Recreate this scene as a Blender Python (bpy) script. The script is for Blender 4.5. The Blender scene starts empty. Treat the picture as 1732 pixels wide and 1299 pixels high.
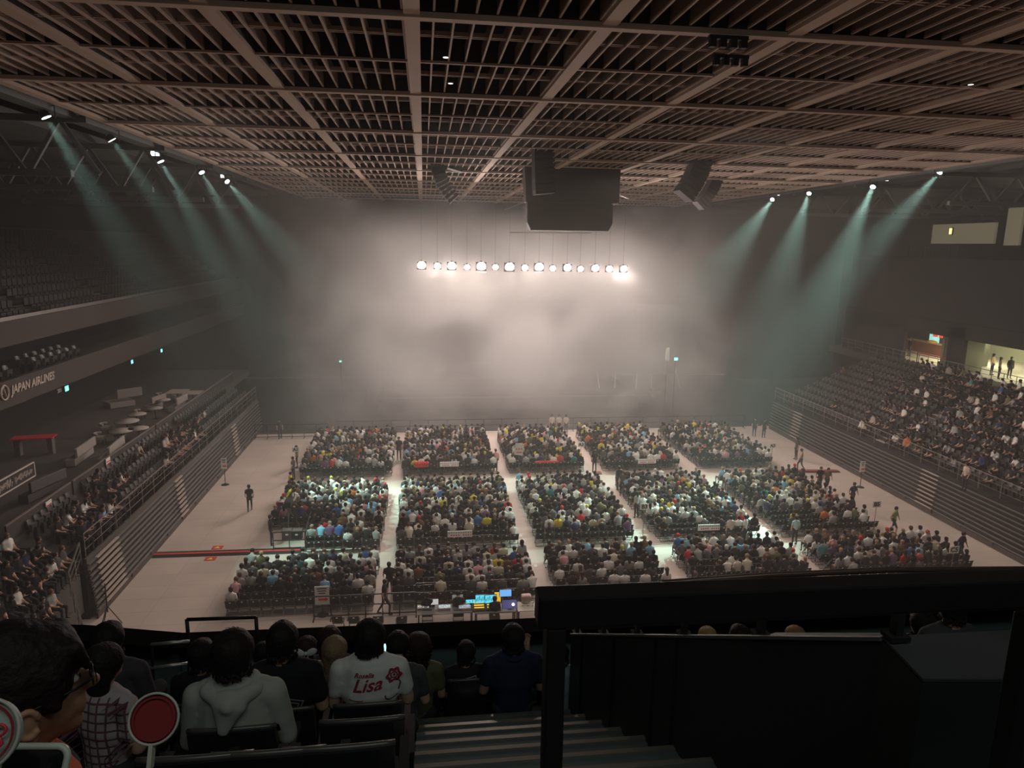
import bpy, bmesh, math, random
import numpy as np
from mathutils import Vector, Matrix, Euler

random.seed(11)
S = bpy.context.scene
COL = S.collection

# ---------------------------------------------------------------- camera
F_PX = 1190.0
EYE = Vector((0.0, 0.0, 16.0))
_dy = Vector((-150.0, 237.5, -F_PX)).normalized()          # world +Y (towards the stage) in camera space
_e = Vector((1.0, -0.0156, 0.0)).normalized()
_dx = (_e - _dy * _e.dot(_dy)).normalized()
_dz = _dx.cross(_dy)
CAM_R = Matrix((_dx, _dy, _dz))                            # camera -> world
cam_data = bpy.data.cameras.new('camera')
cam = bpy.data.objects.new('camera', cam_data)
COL.objects.link(cam)
cam.matrix_world = Matrix.Translation(EYE) @ CAM_R.to_4x4()
cam_data.sensor_width = 36.0
cam_data.lens = 36.0 * F_PX / 1732.0
cam_data.clip_start = 0.05
cam_data.clip_end = 400
S.camera = cam

def ray(px, py):
    return (CAM_R @ Vector((px - 866.0, 649.5 - py, -F_PX))).normalized()
def at_z(px, py, z):
    d = ray(px, py); return EYE + d * ((z - EYE.z) / d.z)
def at_y(px, py, y):
    d = ray(px, py); return EYE + d * ((y - EYE.y) / d.y)
def at_x(px, py, x):
    d = ray(px, py); return EYE + d * ((x - EYE.x) / d.x)

# ---------------------------------------------------------------- render settings, world
S.view_settings.view_transform = 'Standard'
S.view_settings.look = 'None'
S.view_settings.gamma = 1.0
S.view_settings.use_curve_mapping = False
S.view_settings.exposure = 0.0
cy = S.cycles
cy.use_denoising = True
cy.max_bounces = 5
cy.diffuse_bounces = 3
cy.glossy_bounces = 2
cy.transmission_bounces = 2
cy.volume_bounces = 1
cy.transparent_max_bounces = 6
cy.volume_max_steps = 128
cy.volume_step_rate = 1.5
cy.sample_clamp_indirect = 4.0
cy.caustics_reflective = False
cy.caustics_refractive = False

world = bpy.data.worlds.new('world')
S.world = world
world.use_nodes = True
world.node_tree.nodes['Background'].inputs[0].default_value = (0.030, 0.022, 0.020, 1)
world.node_tree.nodes['Background'].inputs[1].default_value = 0.30

# ---------------------------------------------------------------- materials
MATS = {}
def mat(name, col=(0.5, 0.5, 0.5), rough=0.7, metal=0.0, emit=None, estr=0.0, noise=0.0, nscale=6.0, bump=0.0, spec=0.3):
    if name in MATS: return MATS[name]
    m = bpy.data.materials.new(name); m.use_nodes = True
    nt = m.node_tree; p = nt.nodes['Principled BSDF']
    p.inputs['Base Color'].default_value = (*col, 1)
    p.inputs['Roughness'].default_value = rough
    p.inputs['Metallic'].default_value = metal
    p.inputs['Specular IOR Level'].default_value = spec
    if emit:
        p.inputs['Emission Color'].default_value = (*emit, 1)
        p.inputs['Emission Strength'].default_value = estr
    if noise or bump:
        tc = nt.nodes.new('ShaderNodeTexCoord'); n = nt.nodes.new('ShaderNodeTexNoise')
        n.inputs['Scale'].default_value = nscale; n.inputs['Detail'].default_value = 4
        nt.links.new(tc.outputs['Object'], n.inputs['Vector'])
        if noise:
            r = nt.nodes.new('ShaderNodeMapRange')
            r.inputs['To Min'].default_value = 1 - noise; r.inputs['To Max'].default_value = 1 + noise
            nt.links.new(n.outputs['Fac'], r.inputs['Value'])
            mx = nt.nodes.new('ShaderNodeVectorMath'); mx.operation = 'SCALE'
            mx.inputs[0].default_value = col
            nt.links.new(r.outputs['Result'], mx.inputs['Scale'])
            nt.links.new(mx.outputs['Vector'], p.inputs['Base Color'])
        if bump:
            b = nt.nodes.new('ShaderNodeBump'); b.inputs['Strength'].default_value = bump; b.inputs['Distance'].default_value = 0.02
            nt.links.new(n.outputs['Fac'], b.inputs['Height']); nt.links.new(b.outputs['Normal'], p.inputs['Normal'])
    MATS[name] = m
    return m

# ---------------------------------------------------------------- lights
def spot(name, loc, target, energy, col, angle, blend=0.5, radius=0.15):
    d = bpy.data.lights.new(name, 'SPOT'); d.energy = energy; d.color = col
    d.spot_size = math.radians(angle); d.spot_blend = blend; d.shadow_soft_size = radius
    o = bpy.data.objects.new(name, d); COL.objects.link(o)
    o.location = loc
    o.rotation_euler = (Vector(target) - Vector(loc)).to_track_quat('-Z', 'Y').to_euler()
    return o
def area(name, loc, target, energy, col, sx, sy, spread=180):
    d = bpy.data.lights.new(name, 'AREA'); d.energy = energy; d.color = col; d.shape = 'RECTANGLE'
    d.size = sx; d.size_y = sy; d.spread = math.radians(spread)
    o = bpy.data.objects.new(name, d); COL.objects.link(o)
    o.location = loc
    o.rotation_euler = (Vector(target) - Vector(loc)).to_track_quat('-Z', 'Y').to_euler()
    return o

# the row of blinders over the stage (their housings are built further down, at the same points)
STAGE_Y = 63.0
GXW = -0.2 - 3 * 4.25
BLINDERS = [(713, 449, 1.0), (740, 450, .6), (764, 450, 1.0), (790, 452, .35), (814, 451, 1.25), (838, 452, .4), (862, 452, 1.25), (888, 453, .5),
            (912, 452, 1.1), (935, 454, .4), (960, 453, .9), (982, 455, .4), (1007, 454, .8), (1031, 455, .6), (1055, 455, .7)]
BLINDER_PTS = [(at_y(x, y, STAGE_Y), k) for x, y, k in BLINDERS]
for p, k in BLINDER_PTS[::2]:
    spot('stage_light', p + Vector((0, -0.5, 0)), (8.5 + (p.x - 8.5) * 1.6, 30, 1), 1900 * k, (1.0, 0.82, 0.74), 150, 0.6, 0.3)

# the white floodlights along both sides of the hall
ROOF_Z = 20.7
FLOODS = []
for px, py, tx, ty, k in [(80, 201, 540, 950, .75), (191, 239, 640, 850, .6), (273, 275, 600, 850, 1.0), (342, 293, 657, 850, .75), (385, 308, 860, 850, .9)]:
    FLOODS.append((at_x(px, py, -14.6), at_z(tx, ty, 0), k))
for px, py, tx, ty, k in [(1306, 338, 930, 850, .9), (1368, 328, 1194, 850, 1.0), (1476, 317, 1222, 900, 1.2), (1588, 292, 1030, 900, 1.2), (1731, 268, 1430, 900, 1.0)]:
    FLOODS.append((at_x(px, py, 32.2), at_z(tx, ty, 0), k))
for p, t, k in FLOODS:
    spot('side_flood_beam', p, t, (38000 if p.x < 0 else 70000) * k, (0.55, 1.0, 0.86), 22, 1.0, 0.12)
# added unseen warm spots over the stage, brightening the smoke behind
for i, x in enumerate((-6, -1, 4, 9, 14, 19, 24)):
    spot('smoke_fill', (x, 60, 20.0), (x * 0.9 + 1, 70, 4), (1400, 2100, 2750, 3000, 2750, 2100, 1400)[i], (1.0, 0.86, 0.78), 125, 0.9, 0.5)
# added warm spots without fixtures between the roof beams, brightening the floor
for i in range(5):
    for j in range(6):
        x = GXW + 4.25 * (1 + i * 2) + 2.3; y = 22.5 + 8.04 * j
        spot('overhead_fill', (x, y, 20.62), (x, y - 1.0, 0), 730, (1.0, 0.83, 0.72), 150, 0.6, 0.3)
# added unseen fill lamp above and behind the camera, brightening the foreground
area('foreground_fill', (1.5, -1.2, 20.3), (1.0, 6.0, 12.5), 108, (0.88, 1.0, 0.93), 9, 1.6)
# three stage profile lamps that throw the long shadows across the open floor
for i, tx, e in ((1, -9, 1.0), (7, 8.5, .8), (13, 27, 1.0)):
    spot('stage_profile', BLINDER_PTS[i][0] + Vector((0, -0.5, 0)), (tx, 35, 0), 6000 * e, (1.0, 0.82, 0.74), 62, 0.9, 0.15)

# ---------------------------------------------------------------- haze
def volume_box(name, lo, hi, build):
    me = bpy.data.meshes.new(name)
    v = [(x, y, z) for x in (lo[0], hi[0]) for y in (lo[1], hi[1]) for z in (lo[2], hi[2])]
    me.from_pydata(v, [], [(0, 1, 3, 2), (4, 6, 7, 5), (0, 4, 5, 1), (2, 3, 7, 6), (0, 2, 6, 4), (1, 5, 7, 3)])
    o = bpy.data.objects.new(name, me); COL.objects.link(o)
    m = bpy.data.materials.new(name); m.use_nodes = True
    nt = m.node_tree; nt.nodes.clear()
    out = nt.nodes.new('ShaderNodeOutputMaterial')
    build(nt, out, m)
    me.materials.append(m)
    o['kind'] = 'stuff'
    return o
def _hall(nt, out, m):
    s = nt.nodes.new('ShaderNodeVolumeScatter')
    s.inputs['Color'].default_value = (0.95, 0.93, 0.91, 1)
    s.inputs['Density'].default_value = 0.0027
    s.inputs['Anisotropy'].default_value = 0.25
    nt.links.new(s.outputs[0], out.inputs['Volume'])
for lo, hi, l in (((-12.95, 8.6, 0.02), (30.3, 87.6, 19.5), 'thin grey haze over the arena floor'), ((-31.7, 8.6, 0.02), (-12.97, 87.6, 20.6), 'thin grey haze over the lounge side'), ((30.32, 8.6, 0.02), (54.7, 87.6, 20.6), 'thin grey haze over the crowded bank')):
    haze = volume_box('hall_haze', lo, hi, _hall)
    haze['label'] = l; haze['category'] = 'haze'

def _smoke(nt, out, m):
    L = nt.links
    tc = nt.nodes.new('ShaderNodeTexCoord')
    sep = nt.nodes.new('ShaderNodeSeparateXYZ'); L.new(tc.outputs['Object'], sep.inputs[0])
    def ramp(src, a, b, lo=0.0, hi=1.0):
        r = nt.nodes.new('ShaderNodeMapRange'); r.interpolation_type = 'SMOOTHSTEP'
        r.inputs['From Min'].default_value = a; r.inputs['From Max'].default_value = b
        r.inputs['To Min'].default_value = lo; r.inputs['To Max'].default_value = hi
        L.new(src, r.inputs['Value']); return r.outputs['Result']
    def mul(a, b):
        n = nt.nodes.new('ShaderNodeMath'); n.operation = 'MULTIPLY'; L.new(a, n.inputs[0])
        if isinstance(b, float): n.inputs[1].default_value = b
        else: L.new(b, n.inputs[1])
        return n.outputs[0]
    n1 = nt.nodes.new('ShaderNodeTexNoise'); n1.inputs['Scale'].default_value = 0.16; n1.inputs['Detail'].default_value = 3
    n1.inputs['Distortion'].default_value = 0.6
    L.new(tc.outputs['Object'], n1.inputs['Vector'])
    f = ramp(n1.outputs['Fac'], 0.37, 0.63, 0.30, 1.05)
    yz = nt.nodes.new('ShaderNodeMath'); yz.operation = 'MULTIPLY_ADD'; L.new(sep.outputs['Z'], yz.inputs[0]); yz.inputs[1].default_value = -0.55; L.new(sep.outputs['Y'], yz.inputs[2])
    f = mul(f, ramp(yz.outputs[0], 53.2, 62))
    f = mul(f, ramp(sep.outputs['Z'], 0.3, 5.5, 0.5, 1.0))
    f = mul(f, ramp(sep.outputs['X'], -15, -4))
    f = mul(f, ramp(sep.outputs['X'], 34, 20))
    f = mul(f, ramp(sep.outputs['Z'], 20.5, 15))
    f = mul(f, 0.26)
    s = nt.nodes.new('ShaderNodeVolumeScatter')
    s.inputs['Color'].default_value = (0.96, 0.93, 0.90, 1)
    s.inputs['Anisotropy'].default_value = 0.1
    L.new(f, s.inputs['Density'])
    L.new(s.outputs[0], out.inputs['Volume'])
smoke = volume_box('stage_smoke', (-15, 49, 0.2), (34, 84, 20.6), _smoke)
smoke['label'] = 'dense rolling smoke lit up over the stage'; smoke['category'] = 'smoke'

# ---------------------------------------------------------------- mesh helpers
def tag(o, label=None, cat=None, group=None, kind=None):
    if label: o['label'] = label
    if cat: o['category'] = cat
    if group: o['group'] = group
    if kind: o['kind'] = kind
    return o
def empty(name, loc=(0, 0, 0), rz=0.0, label=None, cat=None, group=None):
    o = bpy.data.objects.new(name, None); COL.objects.link(o)
    o.empty_display_size = 0.2
    o.location = loc; o.rotation_euler = (0, 0, rz)
    return tag(o, label, cat, group)

class MB:
    def __init__(self): self.v = []; self.f = []; self.m = []; self.s = []
    def add(self, vs, fs, mi=0, smooth=False):
        b = len(self.v); self.v += [tuple(p) for p in vs]
        for f in fs: self.f.append(tuple(b + i for i in f)); self.m.append(mi); self.s.append(smooth)
        return self
    def box(self, c, s, mi=0, rz=0.0, rx=0.0, ry=0.0):
        R = Euler((rx, ry, rz)).to_matrix(); c = Vector(c)
        vs = [c + R @ Vector((x * s[0] / 2, y * s[1] / 2, z * s[2] / 2)) for x in (-1, 1) for y in (-1, 1) for z in (-1, 1)]
        return self.add(vs, [(0, 1, 3, 2), (4, 6, 7, 5), (0, 4, 5, 1), (2, 3, 7, 6), (0, 2, 6, 4), (1, 5, 7, 3)], mi)
    def bar(self, p0, p1, w, h, mi=0, up=(0, 0, 1)):
        p0, p1 = Vector(p0), Vector(p1); d = (p1 - p0)
        if d.length < 1e-6: return self
        d.normalize(); u = Vector(up)
        if abs(d.dot(u)) > 0.99: u = Vector((1, 0, 0))
        sd = d.cross(u).normalized(); u = sd.cross(d)
        vs = []
        for p in (p0, p1):
            for a, b in ((-1, -1), (1, -1), (1, 1), (-1, 1)): vs.append(p + sd * a * w / 2 + u * b * h / 2)
        return self.add(vs, [(3, 2, 1, 0), (4, 5, 6, 7), (0, 1, 5, 4), (1, 2, 6, 5), (2, 3, 7, 6), (3, 0, 4, 7)], mi)
    def tube(self, pts, r, seg=8, mi=0, closed=False, smooth=True):
        pts = [Vector(p) for p in pts]; n = len(pts); rs = r if isinstance(r, (list, tuple)) else [r] * n
        rings = []; ref = None
        for i, p in enumerate(pts):
            a = pts[(i - 1) % n] if closed or i > 0 else p; b = pts[(i + 1) % n] if closed or i < n - 1 else p
            d = (b - a).normalized()
            if ref is None: ref = Vector((0, 0, 1)) if abs(d.z) < 0.9 else Vector((1, 0, 0))
            s = d.cross(ref)
            if s.length < 1e-4: ref = Vector((1, 0, 0)); s = d.cross(ref)
            s.normalize(); u = s.cross(d).normalized(); ref = u
            rings.append([p + (s * math.cos(2 * math.pi * k / seg) + u * math.sin(2 * math.pi * k / seg)) * rs[i] for k in range(seg)])
        vs = [q for rg in rings for q in rg]; fs = []
        for i in range(n if closed else n - 1):
            j = (i + 1) % n
            for k in range(seg): fs.append((i * seg + k, i * seg + (k + 1) % seg, j * seg + (k + 1) % seg, j * seg + k))
        if not closed:
            fs.append(tuple(range(seg))[::-1]); fs.append(tuple((n - 1) * seg + k for k in range(seg)))
        return self.add(vs, fs, mi, smooth)
    def ell(self, c, r, mi=0, seg=12, rings=8, R=None, smooth=True):
        c = Vector(c); r = (r, r, r) if isinstance(r, (int, float)) else r
        R = R or Matrix.Identity(3)
        vs = [c + R @ Vector((0, 0, r[2]))]
        for i in range(1, rings):
            t = math.pi * i / rings
            for k in range(seg):
                a = 2 * math.pi * k / seg
                vs.append(c + R @ Vector((r[0] * math.sin(t) * math.cos(a), r[1] * math.sin(t) * math.sin(a), r[2] * math.cos(t))))
        vs.append(c + R @ Vector((0, 0, -r[2])))
        fs = []
        for k in range(seg): fs.append((0, 1 + k, 1 + (k + 1) % seg))
        for i in range(rings - 2):
            for k in range(seg):
                a = 1 + i * seg; fs.append((a + k, a + seg + k, a + seg + (k + 1) % seg, a + (k + 1) % seg))
        a = 1 + (rings - 2) * seg; e = len(vs) - 1
        for k in range(seg): fs.append((a + k, e, a + (k + 1) % seg))
        return self.add(vs, fs, mi, smooth)
    def lathe(self, prof, c=(0, 0, 0), seg=20, mi=0, smooth=True):
        c = Vector(c); vs = []
        for r, z in prof:
            for k in range(seg):
                a = 2 * math.pi * k / seg; vs.append(c + Vector((r * math.cos(a), r * math.sin(a), z)))
        fs = []
        for i in range(len(prof) - 1):
            for k in range(seg): fs.append((i * seg + k, i * seg + (k + 1) % seg, (i + 1) * seg + (k + 1) % seg, (i + 1) * seg + k))
        fs.append(tuple(range(seg))[::-1]); fs.append(tuple((len(prof) - 1) * seg + k for k in range(seg)))
        return self.add(vs, fs, mi, smooth)
    def prism(self, poly, d, mi=0):
        """poly: list of 3-D points of a planar outline, d: extrusion vector"""
        d = Vector(d); a = [Vector(p) for p in poly]; n = len(a)
        vs = a + [p + d for p in a]
        fs = [tuple(range(n))[::-1], tuple(range(n, 2 * n))] + [(i, (i + 1) % n, n + (i + 1) % n, n + i) for i in range(n)]
        return self.add(vs, fs, mi)
    def mesh(self, name, mats):
        me = bpy.data.meshes.new(name)
        me.from_pydata(self.v, [], self.f)
        for m in (mats if isinstance(mats, (list, tuple)) else [mats]): me.materials.append(m)
        me.polygons.foreach_set('material_index', self.m)
        me.polygons.foreach_set('use_smooth', self.s)
        me.update()
        return me
    def build(self, name, mats, parent=None, loc=None, rz=None, bevel=0.0):
        o = bpy.data.objects.new(name, self.mesh(name, mats)); COL.objects.link(o)
        if parent: o.parent = parent
        if loc is not None: o.location = loc
        if rz is not None: o.rotation_euler = (0, 0, rz)
        bm = bmesh.new(); bm.from_mesh(o.data); bmesh.ops.recalc_face_normals(bm, faces=bm.faces); bm.to_mesh(o.data); bm.free()
        if bevel:
            b = o.modifiers.new('bevel', 'BEVEL'); b.width = bevel; b.segments = 2; b.limit_method = 'ANGLE'
        return o

KIDS = {}
def copy_tree(o, loc, rz=None):
    c = o.copy(); COL.objects.link(c); c.location = loc
    if rz is not None: c.rotation_euler = (0, 0, rz)
    for ch in o.children:
        k = ch.copy(); COL.objects.link(k); k.parent = c
        for g in ch.children:
            q = g.copy(); COL.objects.link(q); q.parent = k
    return c

def text_obj(name, body, size, m, parent=None, loc=(0, 0, 0), rot=(0, 0, 0), extrude=0.004, align='CENTER', shear=0.0, bold=0.0, sx=1.0):
    cu = bpy.data.curves.new(name, 'FONT'); cu.body = body; cu.size = size; cu.extrude = extrude
    cu.align_x = align; cu.align_y = 'CENTER'; cu.shear = shear; cu.offset = bold
    cu.resolution_u = 3
    tmp = bpy.data.objects.new('tmp_text', cu); COL.objects.link(tmp)
    dg = bpy.context.evaluated_depsgraph_get()
    me = bpy.data.meshes.new_from_object(tmp.evaluated_get(dg))
    bpy.data.objects.remove(tmp); bpy.data.curves.remove(cu)
    me.name = name; me.materials.clear(); me.materials.append(m)
    o = bpy.data.objects.new(name, me); COL.objects.link(o)
    if parent: o.parent = parent
    o.location = loc; o.rotation_euler = rot; o.scale = (sx, 1, 1)
    return o
def struct(o): o['kind'] = 'structure'; return o

# ---------------------------------------------------------------- the hall
XL, XR = -14.2, 31.2
def floor_mat():
    m = bpy.data.materials.new('painted_floor'); m.use_nodes = True; nt = m.node_tree; p = nt.nodes['Principled BSDF']; L = nt.links
    tc = nt.nodes.new('ShaderNodeTexCoord')
    br = nt.nodes.new('ShaderNodeTexBrick'); br.offset = 0.0
    br.inputs['Scale'].default_value = 1.0; br.inputs['Brick Width'].default_value = 2.4; br.inputs['Row Height'].default_value = 1.2
    br.inputs['Mortar Size'].default_value = 0.008
    br.inputs['Color1'].default_value = (0.46, 0.385, 0.34, 1); br.inputs['Color2'].default_value = (0.50, 0.42, 0.37, 1); br.inputs['Mortar'].default_value = (0.30, 0.26, 0.235, 1)
    L.new(tc.outputs['Object'], br.inputs['Vector'])
    n = nt.nodes.new('ShaderNodeTexNoise'); n.inputs['Scale'].default_value = 0.35; n.inputs['Detail'].default_value = 7
    L.new(tc.outputs['Object'], n.inputs['Vector'])
    r = nt.nodes.new('ShaderNodeMapRange'); r.inputs['To Min'].default_value = 0.72; r.inputs['To Max'].default_value = 1.18
    L.new(n.outputs['Fac'], r.inputs['Value'])
    s = nt.nodes.new('ShaderNodeVectorMath'); s.operation = 'SCALE'; L.new(br.outputs['Color'], s.inputs[0]); L.new(r.outputs['Result'], s.inputs['Scale'])
    L.new(s.outputs['Vector'], p.inputs['Base Color'])
    p.inputs['Roughness'].default_value = 0.62; p.inputs['Specular IOR Level'].default_value = 0.3
    return m
BLACK = mat('black_panel', (0.018, 0.017, 0.017), 0.75)
DARK = mat('dark_wall', (0.024, 0.022, 0.021), 0.85, noise=0.15, nscale=0.5)
FASCIA = mat('fascia', (0.065, 0.052, 0.048), 0.7)
CONC = mat('dark_concrete', (0.075, 0.068, 0.063), 0.85, noise=0.2, nscale=1.5)
METAL = mat('grey_metal', (0.22, 0.21, 0.20), 0.45, 0.6)
BLACKMETAL = mat('black_metal', (0.025, 0.025, 0.025), 0.45, 0.3)
WHITE = mat('white_card', (0.75, 0.73, 0.70), 0.7)
RED = mat('red_rubber', (0.55, 0.045, 0.04), 0.6)

b = MB(); b.box((8.5, 44, -0.15), (60, 84, 0.3)); struct(b.build('floor', floor_mat()))

# dark walls round the hall
b = MB(); b.box((8.5, 88, 11), (96, 0.5, 24)); struct(b.build('wall_back', DARK))
b = MB(); b.box((-32, 44, 11), (0.5, 88, 24)); struct(b.build('wall_left', DARK))
b = MB(); b.box((55, 44, 11), (0.5, 88, 24)); struct(b.build('wall_right', DARK))
b = MB(); b.box((11.5, 36, 24.3), (87, 104, 0.4)); struct(b.build('ceiling', BLACK))

# ---- louvred ceiling grid
GZ = ROOF_Z
PITCH = 4.25
GX0 = -0.2 - 3 * PITCH; NB = 10
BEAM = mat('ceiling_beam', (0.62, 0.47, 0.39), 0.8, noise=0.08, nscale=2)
LOUV = mat('ceiling_louvre', (0.27, 0.185, 0.15), 0.85)  # faces darker than the strips below them, shade put into the colour
RY0, RY1 = 3.0, 84.0
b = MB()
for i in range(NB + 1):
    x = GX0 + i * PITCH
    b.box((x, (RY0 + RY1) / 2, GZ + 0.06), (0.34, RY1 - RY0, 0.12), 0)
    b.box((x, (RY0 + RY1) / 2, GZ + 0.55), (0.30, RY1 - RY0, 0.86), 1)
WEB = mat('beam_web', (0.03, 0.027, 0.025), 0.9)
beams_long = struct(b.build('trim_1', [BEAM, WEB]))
CROSS = 4.02
CY0 = at_z(866, 37, GZ).y
b = MB(); b2 = MB(); b3 = MB()
j = -3
ys = []
while CY0 + j * CROSS < RY1:
    y = CY0 + j * CROSS
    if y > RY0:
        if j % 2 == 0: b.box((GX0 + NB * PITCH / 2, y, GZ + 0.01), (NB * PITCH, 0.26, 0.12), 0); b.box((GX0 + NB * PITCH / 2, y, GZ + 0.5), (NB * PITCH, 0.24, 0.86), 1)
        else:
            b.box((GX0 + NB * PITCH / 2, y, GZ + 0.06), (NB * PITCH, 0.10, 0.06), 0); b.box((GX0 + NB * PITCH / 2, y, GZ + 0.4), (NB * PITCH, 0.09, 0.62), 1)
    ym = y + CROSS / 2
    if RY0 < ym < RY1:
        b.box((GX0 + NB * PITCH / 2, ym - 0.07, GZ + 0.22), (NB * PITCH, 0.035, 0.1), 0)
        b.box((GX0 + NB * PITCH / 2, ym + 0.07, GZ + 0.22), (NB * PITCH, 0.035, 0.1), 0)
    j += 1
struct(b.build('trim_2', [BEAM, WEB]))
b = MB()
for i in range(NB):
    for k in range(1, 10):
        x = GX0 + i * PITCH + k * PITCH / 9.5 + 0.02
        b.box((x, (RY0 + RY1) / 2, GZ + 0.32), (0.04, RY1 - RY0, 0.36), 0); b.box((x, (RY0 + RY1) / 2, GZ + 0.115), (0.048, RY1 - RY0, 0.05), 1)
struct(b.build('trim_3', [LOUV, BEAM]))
# dark duct deck lying just above the louvres
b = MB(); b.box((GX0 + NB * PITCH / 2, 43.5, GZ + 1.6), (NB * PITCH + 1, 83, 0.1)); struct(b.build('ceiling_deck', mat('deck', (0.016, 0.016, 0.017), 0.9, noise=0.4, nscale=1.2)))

# ---- left side: retracted bleacher, lounge floor, suites, upper tier
def bleacher(name, x, side, y0, y1, aisles):
    """stack of retracted seat risers, boards run along Y; side=+1 faces +X"""
    root = empty(name, (x, y0, 0))
    H = 2.75; n = 9
    b = MB()
    b.box((-side * 0.55, (y1 - y0) / 2, H / 2), (0.9, y1 - y0, H))
    b.build('riser_stack', BLACK, root)
    for k in range(n):
        z = 0.42 + k * (H - 0.42) / n
        t = MB(); off = side * (0.02 + 0.045 * (n - k) * 0.6)
        t.box((off, (y1 - y0) / 2, z), (0.10, y1 - y0, 0.05), 0)
        t.box((off - side * 0.12, (y1 - y0) / 2, z + 0.12), (0.12, y1 - y0, 0.10), 1)
        t.build('riser_board', [METAL, BLACKMETAL], root)
    t = MB(); t.box((side * 0.22, (y1 - y0) / 2, 0.17), (0.06, y1 - y0, 0.30))
    yy = 1.2
    while yy < y1 - y0 - 1:
        t.box((side * 0.27, yy, 0.3), (0.08, 0.22, 0.16)); yy += 2.4
    t.build('kick_panel', mat('kick', (0.07, 0.055, 0.05), 0.7), root)
    NOS = mat('aisle_nosing', (0.42, 0.35, 0.30), 0.5)
    for (a, w) in aisles:
        for k in range(n):
            z = 0.46 + k * (H - 0.42) / n
            t = MB(); t.box((side * (0.09 + 0.045 * (n - k) * 0.6), a - y0, z), (0.12, w, 0.05)); t.build('step_nosing', NOS, root)
    return root
lb = bleacher('retracted_bleacher', XL, 1, 29.6, 61, [(31.3, 2.2), (40.6, 1.2), (52.6, 1.2)])
tag(lb, 'retracted black bleacher with lit aisle steps along the side where two staff walk alone', 'bleacher')
rb = bleacher('retracted_bleacher', XR, -1, 22, 58.5, [(38.2, 1.5), (54.0, 1.3)])
tag(rb, 'retracted black bleacher below the crowded seats with lit concourse doorways', 'bleacher')

def rail(name, pts, post_h, label, grp=None, step=1.5, r=0.025, bars=1, mt=None, cat='railing'):
    root = empty(name, pts[0]); o = Vector(pts[0]); root.location = o
    mt = mt or METAL
    b = MB()
    q = [Vector(p) - o for p in pts]
    for i in range(len(q) - 1):
        b.bar(q[i] + Vector((0, 0, post_h)), q[i + 1] + Vector((0, 0, post_h)), r * 2, r * 2)
    b.build('top_rail', mt, root)
    if bars:
        b = MB()
        for k in range(bars):
            h = post_h * (k + 1) / (bars + 1)
            for i in range(len(q) - 1): b.bar(q[i] + Vector((0, 0, h)), q[i + 1] + Vector((0, 0, h)), r, r)
        b.build('mid_rail', mt, root)
    b = None
    for i in range(len(q) - 1):
        L = (q[i + 1] - q[i]).length; n = max(1, round(L / step))
        for k in range(n + (1 if i == len(q) - 2 else 0)):
            p = q[i].lerp(q[i + 1], k / n); t = MB(); t.bar(p, p + Vector((0, 0, post_h)), r * 1.4, r * 1.4); t.build('post', mt, root)
    return tag(root, label, cat, grp)
RAILM = mat('rail_metal', (0.30, 0.25, 0.22), 0.4, 0.4)
rail('guard_railing', [(XL - 0.1, 29.8, 2.75), (XL - 0.1, 61, 2.75)], 1.05, 'long thin railing above the bleacher beside the lounge seats', step=1.6, bars=2, mt=RAILM, r=.018)
rail('guard_railing', [(XR + 0.1, 22, 2.75), (XR + 0.1, 58.5, 2.75)], 1.05, 'long thin railing in front of the crowded seating bank', step=1.6, bars=2, mt=RAILM, r=.018)

# left tiers
def slab(name, lo, hi, m, k='structure'):
    b = MB(); lo = Vector(lo); hi = Vector(hi); b.box((lo + hi) / 2, hi - lo); o = b.build(name, m)
    if k: o['kind'] = k
    return o
LDECK = [(-15.15, XL, 2.75), (-16.0, -15.15, 3.05), (-16.9, -16.0, 3.35)]
b = MB()
for x0, x1, z in LDECK: b.box(((x0 + x1) / 2, 45.3, z - 0.35), (x1 - x0, 31.4, 0.7))
struct(b.build('floor_left_rows', CONC))
slab('floor_lounge', (-25, 27, 3.2), (-16.9, 70, 3.7), CONC)
slab('wall_lounge', (-25.3, 20, 3.7), (-25, 75, 8.2), DARK)
slab('trim_suite', (-21.3, 10, 7.5), (-21.0, 86, 8.85), FASCIA)
slab('floor_suite', (-27, 10, 8.0), (-21.3, 86, 8.2), CONC)
slab('wall_suite', (-27.3, 10, 8.2), (-27, 86, 11), DARK)
slab('trim_upper', (-21.3, 8, 10.55), (-21.0, 86, 11.8), FASCIA)
b = MB()
for k in range(12):
    b.box((-21.7 - 0.85 * k, 47, 10.9 + 0.5 * k), (0.85, 78, 0.6))
struct(b.build('floor_upper_rows', CONC))
# side soffit outside the louvred grid, with the roof trusses
slab('ceiling_left', (-32, 5, 21.0), (-17.5, 86, 21.4), mat('soffit', (0.10, 0.105, 0.105), 0.8, noise=0.2, nscale=0.8))
slab('ceiling_right', (35.5, 5, 21.0), (55, 86, 21.4), mat('soffit'))

# right tiers
b = MB()
RROWS = []
for k in range(11):
    x = XR + 0.35 + 0.82 * k; z = 2.6 + 0.36 * k
    b.box((x + 0.41, 40.25, z - 0.4), (0.82, 36.5, 0.8)); RROWS.append((x, z))
struct(b.build('floor_right_rows', CONC))
RTOPX, RTOPZ = XR + 0.35 + 0.82 * 11, 6.6

# ---------------------------------------------------------------- people: one continuous remeshed body per pose
def project(p):
    q = CAM_R.transposed() @ (Vector(p) - EYE)
    return (866 + F_PX * q.x / -q.z, 649.5 - F_PX * q.y / -q.z) if q.z < -0.1 else (-999, -999)

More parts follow.
